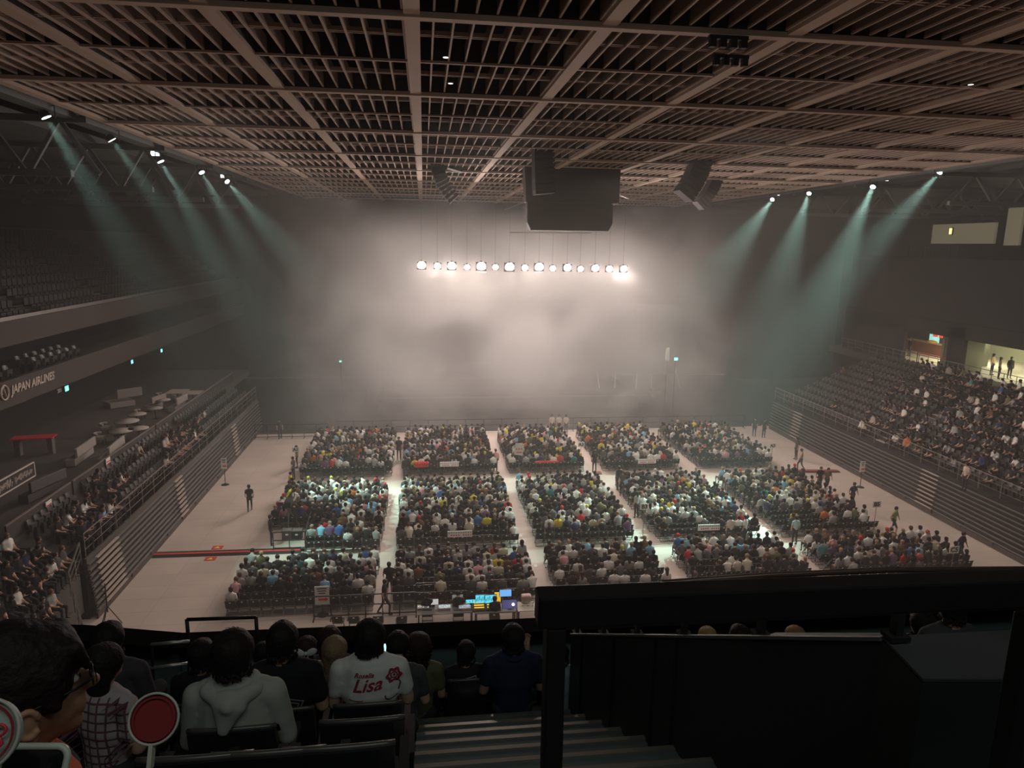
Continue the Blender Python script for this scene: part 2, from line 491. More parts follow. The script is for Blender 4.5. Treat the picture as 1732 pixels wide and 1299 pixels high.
def objcol_mat(name, rough=0.85, base=None, attr=False):
    m = bpy.data.materials.new(name); m.use_nodes = True; nt = m.node_tree; p = nt.nodes['Principled BSDF']
    p.inputs['Roughness'].default_value = rough; p.inputs['Specular IOR Level'].default_value = 0.15
    if attr:
        a = nt.nodes.new('ShaderNodeAttribute'); a.attribute_name = 'tint'; nt.links.new(a.outputs['Color'], p.inputs['Base Color'])
    else:
        a = nt.nodes.new('ShaderNodeObjectInfo'); nt.links.new(a.outputs['Color'], p.inputs['Base Color'])
    return m
SKIN = mat('skin', (0.50, 0.30, 0.21), 0.6)
SHIRT = objcol_mat('shirt_cloth')
TROUSER = mat('trouser_cloth', (0.035, 0.035, 0.045), 0.9)
SHOE = mat('shoe_black', (0.02, 0.02, 0.02), 0.6)
HAIR = mat('hair_black', (0.018, 0.013, 0.012), 0.5)
HAIRB = mat('hair_brown', (0.09, 0.045, 0.028), 0.5)
CROWDM = objcol_mat('crowd_cloth', attr=True)

def prim_mesh(prims, voxel, smooth=2):
    """prims: (p0, p1, r0, r1, mat, squash) capsules -> one remeshed surface, faces coloured by the nearest primitive"""
    b = MB()
    for p0, p1, r0, r1, mi, sq in prims:
        p0, p1 = Vector(p0), Vector(p1); d = p1 - p0; L = d.length
        if L < 1e-4:
            b.ell(p0, (r0 * sq[0], r0 * sq[1], r0 * sq[2]), seg=14, rings=10)
            continue
        z = d.normalized(); x = Vector((1, 0, 0)); x = (x - z * x.dot(z))
        if x.length < 0.2: x = Vector((0, 1, 0)); x = x - z * x.dot(z)
        x.normalize(); y = z.cross(x)
        pts = []; n = 5
        ring = []
        for i in range(n):
            t = math.pi / 2 * (1 - i / (n - 1)); ring.append((p0 - z * r0 * math.sin(t) * sq[2], r0 * math.cos(t)))
        for i in range(n):
            t = math.pi / 2 * i / (n - 1); ring.append((p1 + z * r1 * math.sin(t) * sq[2], r1 * math.cos(t)))
        seg = 14; vs = []
        for c, r in ring:
            r = max(r, 0.0008)
            for k in range(seg):
                a = 2 * math.pi * k / seg; vs.append(c + x * r * sq[0] * math.cos(a) + y * r * sq[1] * math.sin(a))
        fs = []
        for i in range(len(ring) - 1):
            for k in range(seg): fs.append((i * seg + k, i * seg + (k + 1) % seg, (i + 1) * seg + (k + 1) % seg, (i + 1) * seg + k))
        fs.append(tuple(range(seg))[::-1]); fs.append(tuple((len(ring) - 1) * seg + k for k in range(seg)))
        b.add(vs, fs)
    me = bpy.data.meshes.new('tmp'); me.from_pydata(b.v, [], b.f)
    o = bpy.data.objects.new('tmp', me); COL.objects.link(o)
    md = o.modifiers.new('r', 'REMESH'); md.mode = 'VOXEL'; md.voxel_size = voxel; md.use_smooth_shade = True
    if smooth:
        sm = o.modifiers.new('s', 'SMOOTH'); sm.factor = 0.5; sm.iterations = smooth
    dg = bpy.context.evaluated_depsgraph_get()
    out = bpy.data.meshes.new_from_object(o.evaluated_get(dg))
    bpy.data.objects.remove(o); bpy.data.meshes.remove(me)
    n = len(out.polygons); c = np.empty(n * 3); out.polygons.foreach_get('center', c); c = c.reshape(n, 3)
    best = np.full(n, 1e9); idx = np.zeros(n, dtype=np.int32)
    for p0, p1, r0, r1, mi, sq in prims:
        a = np.array(p0, float); d = np.array(p1, float) - a; L2 = (d * d).sum()
        t = np.clip(((c - a) @ d) / L2, 0, 1) if L2 > 1e-8 else np.zeros(n)
        q = c - (a + t[:, None] * d)
        s = np.array(sq) if L2 <= 1e-8 else np.array((1, 1, 1)) * (sum(sq[:2]) / 2)
        dist = np.linalg.norm(q / s, axis=1) - (r0 + (r1 - r0) * t)
        m = dist < best; best[m] = dist[m]; idx[m] = mi
    out.polygons.foreach_set('material_index', idx)
    out.polygons.foreach_set('use_smooth', np.ones(n, dtype=bool))
    return out
U = (1, 1, 1)
def V3(*a): return Vector(a)
def limb(pr, pts, rs, mis, sq=U):
    for i in range(len(pts) - 1): pr.append((pts[i], pts[i + 1], rs[i], rs[i + 1], mis[i], sq))

def human(pose, sleeves=True, shorts=False, wide=1.0, female=False):
    """returns body prims and hair prims, feet or seat standing at z=0, facing +Y"""
    P = []
    seated = pose.startswith('sit')
    hip = V3(0, 0, 0.53) if seated else V3(0, 0, 0.90)
    lean = {'sit_phone': .13, 'sit_lean': .22, 'sit_upright': -.02, 'sit_turn': 0.03, 'sit_slump': .02, 'stand': 0, 'walk': .04, 'stand_bend': .30, 'sit_armup': 0.0, 'point': .02}.get(pose, 0)
    side = {'sit_slump': .06}.get(pose, 0)
    def up(t, x=0, y=0): return hip + V3(x + side * t, y + lean * t * 1.6, t)
    w = wide
    P += [(up(0.0, -.075 * w), up(0.0, .075 * w), .105, .105, 2, (1, .95, 1)),
          (up(0.05), up(.30), .125 * w, .135 * w, 1, (1.12, .80, 1)),
          (up(.28), up(.42), .14 * w, .125 * w, 1, (1.28, .82, 1)),
          (up(.455, -.12 * w), up(.455, .12 * w), .066, .066, 1, U),
          (up(.44), up(.575, 0, .015), .055, .05, 0, U)]
    hd = up(.665, 0, .03)
    if pose in ('sit_phone', 'sit_lean', 'stand_bend'): hd += V3(0, .06, -.035)
    P += [(hd, hd, .1, .1, 0, (.80, .98, 1.12)), (hd + V3(0, .045, -.05), hd + V3(0, .045, -.05), .062, .062, 0, (.85, .85, 1)),
          (hd + V3(0, .10, -.02), hd + V3(0, .10, -.02), .018, .018, 0, (.8, 1, 1.4))]
    for s in (-1, 1): P.append((hd + V3(s * .083, 0, -.01), hd + V3(s * .083, 0, -.01), .022, .022, 0, (.5, .8, 1.3)))
    a0 = 1; a1 = 0 if sleeves else 1
    for s in (-1, 1):
        sh = up(.44, s * .175 * w)
        if pose == 'sit_phone': el = up(.17, s * .23 * w, .06); ha = up(.26, s * .06, .30)
        elif pose == 'sit_lean': el = V3(s * .17, .32, .68); ha = V3(s * .05, .46, .80)
        elif pose == 'sit_armup' and s == 1: el = up(.40, .38, .10); ha = up(.66, .34, .16)
        elif pose == 'point' and s == 1: el = up(.36, .30, .20); ha = up(.42, .28, .42)
        elif seated: el = up(.16, s * .225 * w, .02); ha = V3(s * .10, .30, .62)
        elif pose == 'walk': el = up(.17, s * .235 * w, -.09 * s); ha = up(-.06, s * .24, .10 - .12 * s)
        elif pose == 'stand_bend': el = up(.18, s * .22, .20); ha = up(.05, s * .10, .42)
        else: el = up(.16, s * .235 * w, -.02); ha = up(-.08, s * .225, .08)
        m = sh.lerp(el, .62)
        limb(P, [sh, m, el], [.062, .054, .046], [1, 0 if sleeves else 1])
        wr = el.lerp(ha, .85); limb(P, [el, wr], [.045, .030], [a1])
        P.append((wr, ha + (ha - el).normalized() * .05, .032, .030, 0, (1, .7, 1)))
    sk = 0 if shorts else 2
    for s in (-1, 1):
        hj = hip + V3(s * .085 * w, .02, -.02)
        if seated:
            kn = V3(s * (.11 + .03 * (pose == 'sit_slump')), .46, .52); an = V3(s * .12, .43, .10)
        elif pose == 'walk': kn = V3(s * .09, .10 + .14 * s, .49); an = V3(s * .09, .24 * s - .03, .10 + (.05 if s < 0 else 0))
        else: kn = V3(s * .10, .02, .49); an = V3(s * .11, -.01, .09)
        limb(P, [hj, kn], [.088, .062], [2]); limb(P, [kn, kn.lerp(an, .35), an], [.058, .056, .042], [sk, sk])
        P.append((an + V3(0, -.02, -.055), an + V3(0, .14, -.06), .038, .034, 3, (1, 1, 1)))
    H = [(hd + V3(0, -.018, .026), hd + V3(0, -.018, .026), .113, .113, 0, (.94, 1.0, .94)), (hd + V3(0, -.045, -.02), hd + V3(0, -.045, -.02), .094, .094, 0, (1.0, .82, 1.0))]
    if female:
        H += [(hd + V3(0, -.06, 0), hd + V3(0, -.085, -.22), .085, .06, 0, (1.15, .6, 1)), (hd + V3(0, -.04, .04), hd + V3(0, -.04, .04), .105, .105, 0, (.9, .9, .95))]
    return P, H

def make_variant(pose, voxel, **k):
    P, H = human(pose, **k)
    body = prim_mesh(P, voxel); hair = prim_mesh(H, voxel * 0.8, 1)
    return body, hair
VARS = []       # (body mesh, hair mesh) at mid-distance resolution
for pose, k in [('sit_upright', {}), ('sit_phone', {}), ('sit_lean', {}), ('sit_slump', dict(wide=1.08)), ('sit_upright', dict(female=True, wide=.9)),
                ('sit_phone', dict(female=True, wide=.9, sleeves=False)), ('sit_turn', dict(sleeves=False, wide=1.05)), ('sit_armup', {})]:
    body, hair = make_variant(pose, 0.042, **k)
    for m in (SKIN, SHIRT, TROUSER, SHOE): body.materials.append(m)
    hair.materials.append(HAIR)
    VARS.append((body, hair, k))
HAIRB_MESH = []
for body, hair, k in VARS:
    h = hair.copy(); h.materials.clear(); h.materials.append(HAIRB); HAIRB_MESH.append(h)
def far_arrays(pose, **k):
    P, H = human(pose, **k)
    b = prim_mesh(P, 0.062, 1); h = prim_mesh(H, 0.05, 0)
    out = []
    for me, base in ((b, 0), (h, 4)):
        v = np.empty(len(me.vertices) * 3, dtype=np.float32); me.vertices.foreach_get('co', v)
        me.calc_loop_triangles()
        t = np.empty(len(me.loop_triangles) * 3, dtype=np.int32); me.loop_triangles.foreach_get('vertices', t)
        mi = np.empty(len(me.loop_triangles), dtype=np.int32); me.loop_triangles.foreach_get('material_index', mi)
        out.append((v.reshape(-1, 3), t.reshape(-1, 3), mi + base if base == 0 else np.full(len(mi), 4, dtype=np.int32)))
    (v1, t1, m1), (v2, t2, m2) = out
    return np.vstack((v1, v2)), np.vstack((t1, t2 + len(v1))), np.concatenate((m1, m2))
FARV = [far_arrays('sit_upright'), far_arrays('sit_phone'), far_arrays('sit_slump', wide=1.08), far_arrays('sit_upright', female=True, wide=.9), far_arrays('sit_lean'), far_arrays('sit_turn', sleeves=False)]

TOPS = [('black', (0.022, 0.022, 0.024), 58), ('white', (0.74, 0.73, 0.70), 32), ('dark grey', (0.09, 0.09, 0.095), 12), ('light grey', (0.34, 0.34, 0.33), 11), ('navy', (0.03, 0.04, 0.10), 6),
        ('cream', (0.62, 0.57, 0.44), 4), ('light blue', (0.22, 0.48, 0.66), 3), ('blue', (0.05, 0.12, 0.32), 1), ('red', (0.50, 0.04, 0.045), 2), ('yellow', (0.66, 0.56, 0.05), 2), ('pink', (0.66, 0.34, 0.38), 2),
        ('purple', (0.16, 0.09, 0.19), 1), ('olive green', (0.14, 0.15, 0.07), 2), ('teal', (0.05, 0.22, 0.23), 1), ('orange', (0.60, 0.18, 0.04), 1), ('brown', (0.17, 0.09, 0.05), 3)]
_tw = [t[2] for t in TOPS]
def pick_top(R): return R.choices(TOPS, _tw)[0]
ORD = ['zeroth', 'first', 'second', 'third', 'fourth', 'fifth', 'sixth', 'seventh', 'eighth', 'ninth', 'tenth', 'eleventh', 'twelfth', 'thirteenth', 'fourteenth', 'fifteenth', 'sixteenth', 'seventeenth', 'eighteenth', 'nineteenth', 'twentieth']
def ordn(n):
    if n <= 20: return ORD[n]
    t = {2: 'twenty', 3: 'thirty', 4: 'forty', 5: 'fifty', 6: 'sixty', 7: 'seventy', 8: 'eighty'}[n // 10]
    return (t + '-' + ORD[n % 10]) if n % 10 else t[:-1] + 'ieth'

def person(body, hair, loc, rz, colr, label, group=None, scale=1.0):
    o = bpy.data.objects.new('person', body); COL.objects.link(o)
    o.location = loc; o.rotation_euler = (0, 0, rz); o.scale = (scale,) * 3
    o.color = (*colr, 1)
    h = bpy.data.objects.new('hair', hair); COL.objects.link(h); h.parent = o
    return tag(o, label, 'person', group)

class Mass:
    """many small copies written into one mesh (the far, uncountable part of a repeat)"""
    def __init__(self): self.v = []; self.t = []; self.c = []; self.n = 0
    def add(self, arr, loc, rz, cols, s=1.0):
        v, t, mi = arr; c, sn = math.cos(rz), math.sin(rz)
        R = np.array(((c, sn, 0), (-sn, c, 0), (0, 0, 1)), dtype=np.float32)
        self.v.append(v @ R * s + np.array(loc, dtype=np.float32)); self.t.append(t + self.n); self.n += len(v)
        self.c.append(np.array(cols, dtype=np.float32)[mi])
    def build(self, name, m):
        v = np.vstack(self.v); t = np.vstack(self.t); c = np.vstack(self.c)
        me = bpy.data.meshes.new(name)
        me.vertices.add(len(v)); me.vertices.foreach_set('co', v.ravel())
        me.loops.add(len(t) * 3); me.loops.foreach_set('vertex_index', t.ravel().astype(np.int32))
        me.polygons.add(len(t)); me.polygons.foreach_set('loop_start', np.arange(0, len(t) * 3, 3, dtype=np.int32))
        a = me.attributes.new('tint', 'FLOAT_COLOR', 'FACE')
        cc = np.ones((len(t), 4), dtype=np.float32); cc[:, :3] = c; a.data.foreach_set('color', cc.ravel())
        me.update(); me.validate()
        me.materials.append(m)
        o = bpy.data.objects.new(name, me); COL.objects.link(o); o['kind'] = 'stuff'
        return o
def mb_arrays(b):
    me = b.mesh('tmp', [SKIN]); me.calc_loop_triangles()
    v = np.empty(len(me.vertices) * 3, dtype=np.float32); me.vertices.foreach_get('co', v)
    t = np.empty(len(me.loop_triangles) * 3, dtype=np.int32); me.loop_triangles.foreach_get('vertices', t)
    pm = np.array(b.m, dtype=np.int32); pi = np.empty(len(me.loop_triangles), dtype=np.int32); me.loop_triangles.foreach_get('polygon_index', pi)
    bpy.data.meshes.remove(me)
    return v.reshape(-1, 3), t.reshape(-1, 3), pm[pi]

# ---------------------------------------------------------------- folding chairs
CHAIRM = mat('chair_vinyl', (0.016, 0.016, 0.017), 0.5)
CHROME = mat('chair_tube', (0.20, 0.20, 0.20), 0.35, 0.7)
def ch_back(b, k=0):
    n = 6
    for i in range(n):
        a0 = -1 + 2 * i / n; a1 = -1 + 2 * (i + 1) / n
        p0 = Vector((a0 * .215, -.24 - .03 * (1 - a0 * a0), .64)); p1 = Vector((a1 * .215, -.24 - .03 * (1 - a1 * a1), .64))
        q = [p0 + Vector((0, 0, -.14)), p1 + Vector((0, 0, -.14)), p1 + Vector((0, -.05, .17)), p0 + Vector((0, -.05, .17))]
        b.prism(q, (0, .03, 0), k)
    return b
def ch_seat(b, k=0): return b.box((0, 0, .44), (.42, .40, .045), k)
def ch_frame(b, k=0, r=.012):
    for s in (-1, 1):
        x = s * .215
        b.bar((x, -.30, .80), (x, .20, .02), r * 2, r * 2, k); b.bar((x, -.24, .02), (x, .18, .44), r * 2, r * 2, k)
    b.bar((-.215, .20, .03), (.215, .20, .03), r * 2, r * 2, k); b.bar((-.215, -.24, .03), (.215, -.24, .03), r * 2, r * 2, k)
    return b
def ch_card(b, k=0): return b.box((0, -.312, .735), (.085, .006, .05), k, rx=0.16)
CH_MESH = [ch_back(MB()).mesh('backrest', CHAIRM), ch_seat(MB()).mesh('seat', CHAIRM), ch_frame(MB()).mesh('leg_frame', CHROME), ch_card(MB()).mesh('seat_number_card', WHITE)]
_b = MB(); ch_back(_b, 0); ch_seat(_b, 0); ch_frame(_b, 1); ch_card(_b, 2)
CH_ONE = _b.mesh('folding_chair', [CHAIRM, CHROME, WHITE])
CH_FAR = mb_arrays(_b)
CH_COLS = [(0.016, 0.016, 0.017), (0.15, 0.15, 0.15), (0.75, 0.73, 0.70)]
def folding_chair(loc, rz, label, group, parts):
    if parts:
        root = empty('folding_chair', loc, rz, label, 'chair', group)
        for nm, me in zip(('backrest', 'seat', 'leg_frame', 'seat_number_card'), CH_MESH):
            o = bpy.data.objects.new(nm, me); COL.objects.link(o); o.parent = bk if nm == 'seat_number_card' else root
            if nm == 'backrest': bk = o
        return root
    o = bpy.data.objects.new('folding_chair', CH_ONE); COL.objects.link(o); o.location = loc; o.rotation_euler = (0, 0, rz)
    return tag(o, label, 'chair', group)

BLOCK_X = [(-8.4, -2.6), (-1.3, 4.75), (6.2, 11.2), (13.0, 18.3), (20.2, 25.5)]
YA0 = at_z(900, 719, 1.2).y; YA1 = at_z(900, 798, 0.0).y
YB0 = at_z(900, 801, 1.2).y; YB1 = at_z(900, 922, 0.0).y
YC0 = at_z(900, 920, 1.2).y; YC1 = at_z(900, 1016, 0.0).y
print('ROWS', YA0, YA1, YB0, YB1, YC0, YC1)
def rows(y0, y1, pitch):
    n = max(2, round(abs(y0 - y1) / pitch) + 1); return [y0 + (y1 - y0) * i / (n - 1) for i in range(n)]
BANKS = [('A', rows(YA0, YA1, .70)), ('B', rows(YB0, YB1, .70)), ('C', rows(YC0, YC1, .70))]
R = random.Random(5)
SEATS = []   # (x, y, block, row from back, seat from left, occupied, top)
for L, ys in BANKS:
    for bi, (x0, x1) in enumerate(BLOCK_X):
        if L == 'C' and bi == 4: x1 = 27.0
        n = int((x1 - x0) / .465) + 1
        for ri, y in enumerate(reversed(ys)):
            shift = R.uniform(-.09, .09)
            for k in range(n):
                x = x0 + (x1 - x0) * k / (n - 1)
                if L == 'B' and bi == 0 and ri < 5 and x < -6.3 + .2 * ri: continue
                if L == 'C' and bi == 4 and ri == 0 and k > 8: continue
                occ = {0: .42, 1: .72, 2: .84}.get(ri, .93)
                if L == 'A': occ = .93 if ri > 0 else .75
                if L == 'C' and bi == 0 and ri == 0: occ = .0 if 1 < k < 8 else .6
                if L == 'C' and bi == 0 and ri == 1: occ = .5
                if L == 'B' and bi == 0 and ri == 0: occ = 0 if k < 9 else 1
                if L == 'B' and bi == 4 and ri < 3 and k < 6: occ = .12
                SEATS.append((x + shift, y, L + str(bi + 1), ri + 1, k + 1, R.random() < occ, pick_top(R)))
def hidden(p):
    px, py = project(p)
    return py > 1004 - (px - 905) * .033 and px > 905
SEATS.sort(key=lambda s: (hidden((s[0], s[1], 1.3)), (s[0] ** 2 + s[1] ** 2)))
crowd = Mass(); chairs = Mass()
SKINS = [(0.50, 0.30, 0.21), (0.42, 0.25, 0.17), (0.56, 0.36, 0.26)]
n_p = n_c = 0
N_PEOPLE_FLOOR, N_CHAIRS = 165, 290
for (x, y, blk, ri, k, occ, top) in SEATS:
    where = f"block {blk}, {'back row' if ri == 1 else ordn(ri) + ' row from back'}, {ordn(k)} seat from left"
    jx, jy, jr = R.uniform(-.02, .02), R.uniform(-.02, .02), R.uniform(-.03, .03)
    vis = not hidden((x, y, 1.3))
    if n_c < N_CHAIRS and vis:
        folding_chair((x + jx, y + jy, 0), jr, f"{'occupied' if occ else 'empty'} black folding chair, {where}", 'black folding chairs on the arena floor', n_c < 110); n_c += 1
    else: chairs.add(CH_FAR, (x + jx, y + jy, 0), jr, CH_COLS)
    if not occ: continue
    rz = jr + R.gauss(0, .12); s = R.uniform(.98, 1.10)
    if n_p < N_PEOPLE_FLOOR and vis:
        vi = R.choices(range(8), [22, 16, 8, 14, 14, 10, 14, 1])[0]; body, hair, kk = VARS[vi]
        if R.random() < .18: hair = HAIRB_MESH[vi]
        hn = 'long-haired' if kk.get('female') else 'short-haired'
        person(body, hair, (x + jx, y + jy - .02, 0), rz, top[1], f"{hn} person in {top[0]}, {where}", 'seated audience on the arena floor', s); n_p += 1
    else:
        sk = R.choice(SKINS); tr = R.choice([(0.03, .03, .035)] * 3 + [(.10, .09, .08), (.06, .08, .14)]); hr = R.choice([(0.018, .013, .012)] * 4 + [(.09, .045, .028), (.30, .2, .12)])
        if R.random() < .04: hr = R.choice([(.6, .6, .55), (.5, .04, .04), (.55, .5, .1)])
        crowd.add(R.choice(FARV), (x + jx, y + jy - .02, 0), rz, [sk, top[1], tr, (.02, .02, .02), hr], s)
tag(chairs.build('folding_chair_rows', CROWDM), 'rows of black folding chairs filling the far floor blocks', 'chairs')

# ---------------------------------------------------------------- fixed seats in the side banks
FSM = mat('seat_shell', (0.065, 0.063, 0.06), 0.42, spec=0.5)
b = MB()
for i in range(6):
    a0 = -1 + 2 * i / 6; a1 = -1 + 2 * (i + 1) / 6
    p = [(a0 * .22, -.16 - .05 * (1 - a0 * a0), .42), (a1 * .22, -.16 - .05 * (1 - a1 * a1), .42), (a1 * .19, -.27 - .06 * (1 - a1 * a1), .86 - .03 * abs(a1)), (a0 * .19, -.27 - .06 * (1 - a0 * a0), .86 - .03 * abs(a0))]
    b.prism(p, (0, .03, 0), 0)
b.box((0, -.10, .52), (.40, .10, .32), 0, rx=-0.15); b.box((0, -.05, .25), (.06, .14, .50), 1)
FS_ONE = b.mesh('bank_seat', [FSM, BLACKMETAL]); FS_FAR = mb_arrays(b); FS_COLS = [(0.065, 0.063, 0.06), (0.025, 0.025, 0.025)]
fixed = []   # (x, y, z, rz, where, occ prob)
for k, (x, z) in enumerate(RROWS):
    n = 66
    for i in range(n):
        y = 57.8 - i * .55
        if i % 26 in (24, 25): continue
        px, py = project((x + .4, y, z + 1.1))
        if px > 1790: continue
        dens = 0.0
        if px > 1450 + k * 11: dens = .66
        elif px > 1390: dens = .03
        if k < 1: dens *= .8
        fixed.append((x + .48, y, z, math.pi / 2, f"bank under the lit doorways, {ordn(k + 1)} row up, {ordn(i + 1)} from stage end", dens, 'R'))
for k, (x0, x1, z) in enumerate(LDECK):
    for i in range(55):
        y = 60.3 - i * .55
        px, py = project(((x0 + x1) / 2, y, z + 1.1))
        dens = .85 if (95 < px < 215 or 275 < px < 345) and k < 2 else (.35 if 95 < px < 215 else 0)
        if i % 24 in (22, 23): continue
        fixed.append(((x0 + x1) / 2 - .1, y, z, -math.pi / 2, f"{ordn(k + 1)} row beside the lounge, {ordn(i + 1)} from the stage end", dens, 'L'))
CORNER = []
for k in range(-2, 4):
    x = -14.8 - .85 * k; z = 2.3 + .43 * k
    CORNER.append((x, z))
    for i in range(13):
        y = 29.0 - i * .56
        if y > {-2: 24.3, -1: 26.4}.get(k, 30): continue
        px, py = project((x, y, z + 1.1))
        if px < -40 or py > 1060 or (k < 0 and px > 118): continue
        fixed.append((x, y, z, -math.pi / 2, f"corner bank, {ordn(k + 3)} row, {ordn(i + 1)} from its far end", .8 if k < 3 else .3, 'K'))
fixed.sort(key=lambda s: (Vector(s[:3]) - EYE).length)
bank = Mass(); nf = np_ = 0
for (x, y, z, rz, where, dens, side) in fixed:
    occ = R.random() < dens
    px, py = project((x, y, z + .7)); vis = -20 < px < 1752 and py < 1075
    if nf < 290 and vis:
        o = bpy.data.objects.new('bank_seat', FS_ONE); COL.objects.link(o); o.location = (x, y, z); o.rotation_euler = (0, 0, rz)
        tag(o, f"dark grey fixed seat, {where}", 'seat', 'fixed seats of the side banks'); nf += 1
    else: bank.add(FS_FAR, (x, y, z), rz, FS_COLS)
    if occ:
        top = R.choice(TOPS[:1]) if R.random() < .45 else pick_top(R)
        r2 = rz + R.gauss(0, .25) - (.35 if side == 'K' else 0); s = R.uniform(.95, 1.05)
        if np_ < 78 and vis:
            vi = R.choices(range(8), [18, 22, 16, 14, 12, 10, 12, 3])[0]; body, hair, kk = VARS[vi]
            if R.random() < .2: hair = HAIRB_MESH[vi]
            person(body, hair, (x, y, z), r2, top[1], f"person in {top[0]}, {where}", 'audience seated in the side banks', s); np_ += 1
        else:
            crowd.add(R.choice(FARV), (x, y, z), r2, [R.choice(SKINS), top[1], (.03, .03, .035), (.02, .02, .02), (.018, .013, .012)], s)
tag(bank.build('bank_seat_rows', objcol_mat('bank_seat_plastic', 0.45, attr=True)), 'rows of dark fixed seats further along the side banks', 'seats')
tag(crowd.build('crowd', CROWDM), 'dense seated audience across the far floor blocks and banks', 'crowd')
b = MB()
for k, (x, z) in enumerate(CORNER):
    y1 = {0: 24.7, 1: 26.8}.get(k, 29.3); b.box((x, (19 + y1) / 2, z - .4 - .5), (.85, y1 - 19, 1.8))
struct(b.build('floor_corner_rows', CONC))
print('people', n_p, np_, 'chairs', n_c, 'fixed', nf, 'crowd tris', sum(len(t) for t in crowd.t), 'chair tris', sum(len(t) for t in chairs.t))

# ---------------------------------------------------------------- stage end
GLOW = mat('lamp_glow', (1, .9, .85), emit=(1.0, 0.80, 0.74), estr=22)
pL, pR = BLINDER_PTS[0][0], BLINDER_PTS[-1][0]
for i, (p, k) in enumerate(BLINDER_PTS):
    big = k > .9; r = .34 * (0.55 + .5 * k)
    t = empty('stage_lamp', p, 0, f"{'large' if k > .7 else 'small'} bright stage lamp, {ordn(i + 1)} from the left in the row of fifteen lamps", 'lamp', 'row of stage lamps')
    b = MB(); b.box((0, .22, 0), (r * 2.3, .36, r * 2.0)); b.build('housing', BLACKMETAL, t)
    b = MB()
    R_ = Matrix.Rotation(math.pi / 2 + .25, 3, 'X')
    prof = [(0.001, .05), (r * .55, .045), (r * .9, .02), (r, 0.0)]
    b.lathe([(a, z) for a, z in prof[::-1]], (0, 0, 0), 20)
    for j, v in enumerate(b.v): b.v[j] = tuple(R_ @ Vector(v))
    b.build('lens', GLOW, t)
    b = MB(); b.box((0, .22, r + .04), (.16, .16, .1)); b.bar((0, .22, r), (0, .22, GZ + 1.57 - p.z), .010, .010); b.build('hanging_cable', BLACKMETAL, t)
def truss(name, a, b_, w, label, m=BLACKMETAL, n=None, cat='truss'):
    a, b_ = Vector(a), Vector(b_); d = (b_ - a).normalized(); L = (b_ - a).length
    s = d.cross(Vector((0, 0, 1))).normalized() * w / 2; u = Vector((0, 0, w / 2)) if abs(d.z) < .5 else Vector((w / 2, 0, 0))
    n = n or max(2, int(L / w)); t = MB(); r = w * .07
    for q in (s + u, s - u, -s + u, -s - u): t.bar(a + q, b_ + q, r * 2, r * 2)
    for i in range(n):
        p0 = a + d * L * i / n; p1 = a + d * L * (i + 1) / n
        for q0, q1 in ((s + u, s - u), (-s + u, -s - u), (s + u, -s + u), (s - u, -s - u)): t.bar(p0 + q0, p1 + q1, r, r)
    return tag(t.build(name, m), label, cat)
pL, pR = BLINDER_PTS[0][0], BLINDER_PTS[-1][0]
0 and truss('lighting_truss', (pL.x - .6, pL.y + .3, pL.z + .72), (pR.x + .6, pR.y + .3, pR.z + .72), .3, 'long lighting truss hung over the stage holding the row of lamps')
st = empty('stage', (8.5, 67, 0), 0, 'wide dark stage platform hidden in the smoke', 'stage')
b = MB(); b.box((0, 8, .65), (26, 15, 1.3)); b.build('platform', BLACK, st)
b = MB(); b.box((0, .47, 1.27), (26, .08, .10)); b.build('front_edge', METAL, st)
b = MB(); b.box((0, 12, 1.7), (12, 5, .8)); b.build('riser', BLACK, st)
TUBE = mat('tube_light', (.6, .6, .6), emit=(1.0, .92, .85), estr=0.25)
for i, (x0, y0, x1, y1) in enumerate([(1009, 626, 1014, 656), (1041, 623, 1040, 656), (1078, 623, 1076, 656), (1103, 624, 1101, 657), (1143, 624, 1150, 655), (619, 625, 619, 654), (647, 624, 648, 653), (686, 624, 686, 655), (724, 626, 724, 652)]):
    y = 70 if i < 5 else 69
    p0, p1 = at_y(x1, y1, y), at_y(x0, y0, y); t = empty('light_tube', p0, 0, f"thin upright light tube on the stage, {ordn(i + 1) if i < 5 else ordn(i - 4)} from the left in the {'right-hand' if i < 5 else 'left-hand'} set", 'light tube', 'light tubes on the stage')
    b = MB(); b.bar((0, 0, 0), p1 - p0, .07, .07); b.build('tube', TUBE, t)
    b = MB(); zb = 1.3 if -4.3 < p0.x < 21.3 else 0.0; b.bar((0, 0, 0), (0, 0, zb - p0.z), .05, .05); b.box((0, 0, zb + .025 - p0.z), (.4, .4, .05)); b.build('stand', BLACKMETAL, t)
t = empty('drum_kit', at_y(1106, 676, 72), 0, 'dark drum kit just visible through the smoke', 'drum kit'); dk = t.location.z
t.location.z = 0.03
for nm, c, r, h in (('bass_drum', (0, 0, .35), .32, .45), ('floor_tom', (.6, .1, .5), .22, .4), ('snare', (-.5, -.1, .6), .18, .18), ('tom', (-.15, 0, .95), .16, .22)):
    b = MB(); b.lathe([(r, 0), (r, h)], (0, 0, 0), 20)
    if nm == 'bass_drum': b.v = [(v[0], v[2] - h / 2, v[1]) for v in b.v]
    b.v = [(v[0] + c[0], v[1] + c[1], v[2] + c[2] - (0 if nm == 'bass_drum' else h / 2)) for v in b.v]
    b.build(nm, mat('drum_shell', (.35, .33, .32), .4), t)
for x, z in ((-.75, 1.25), (.65, 1.35)):
    b = MB(); b.lathe([(.22, 0), (.04, .03)], (x, .2, z), 20); b.bar((x, .2, 0), (x, .2, z), .025, .025); b.build('cymbal', mat('brass', (.5, .38, .16), .35, .8), t)

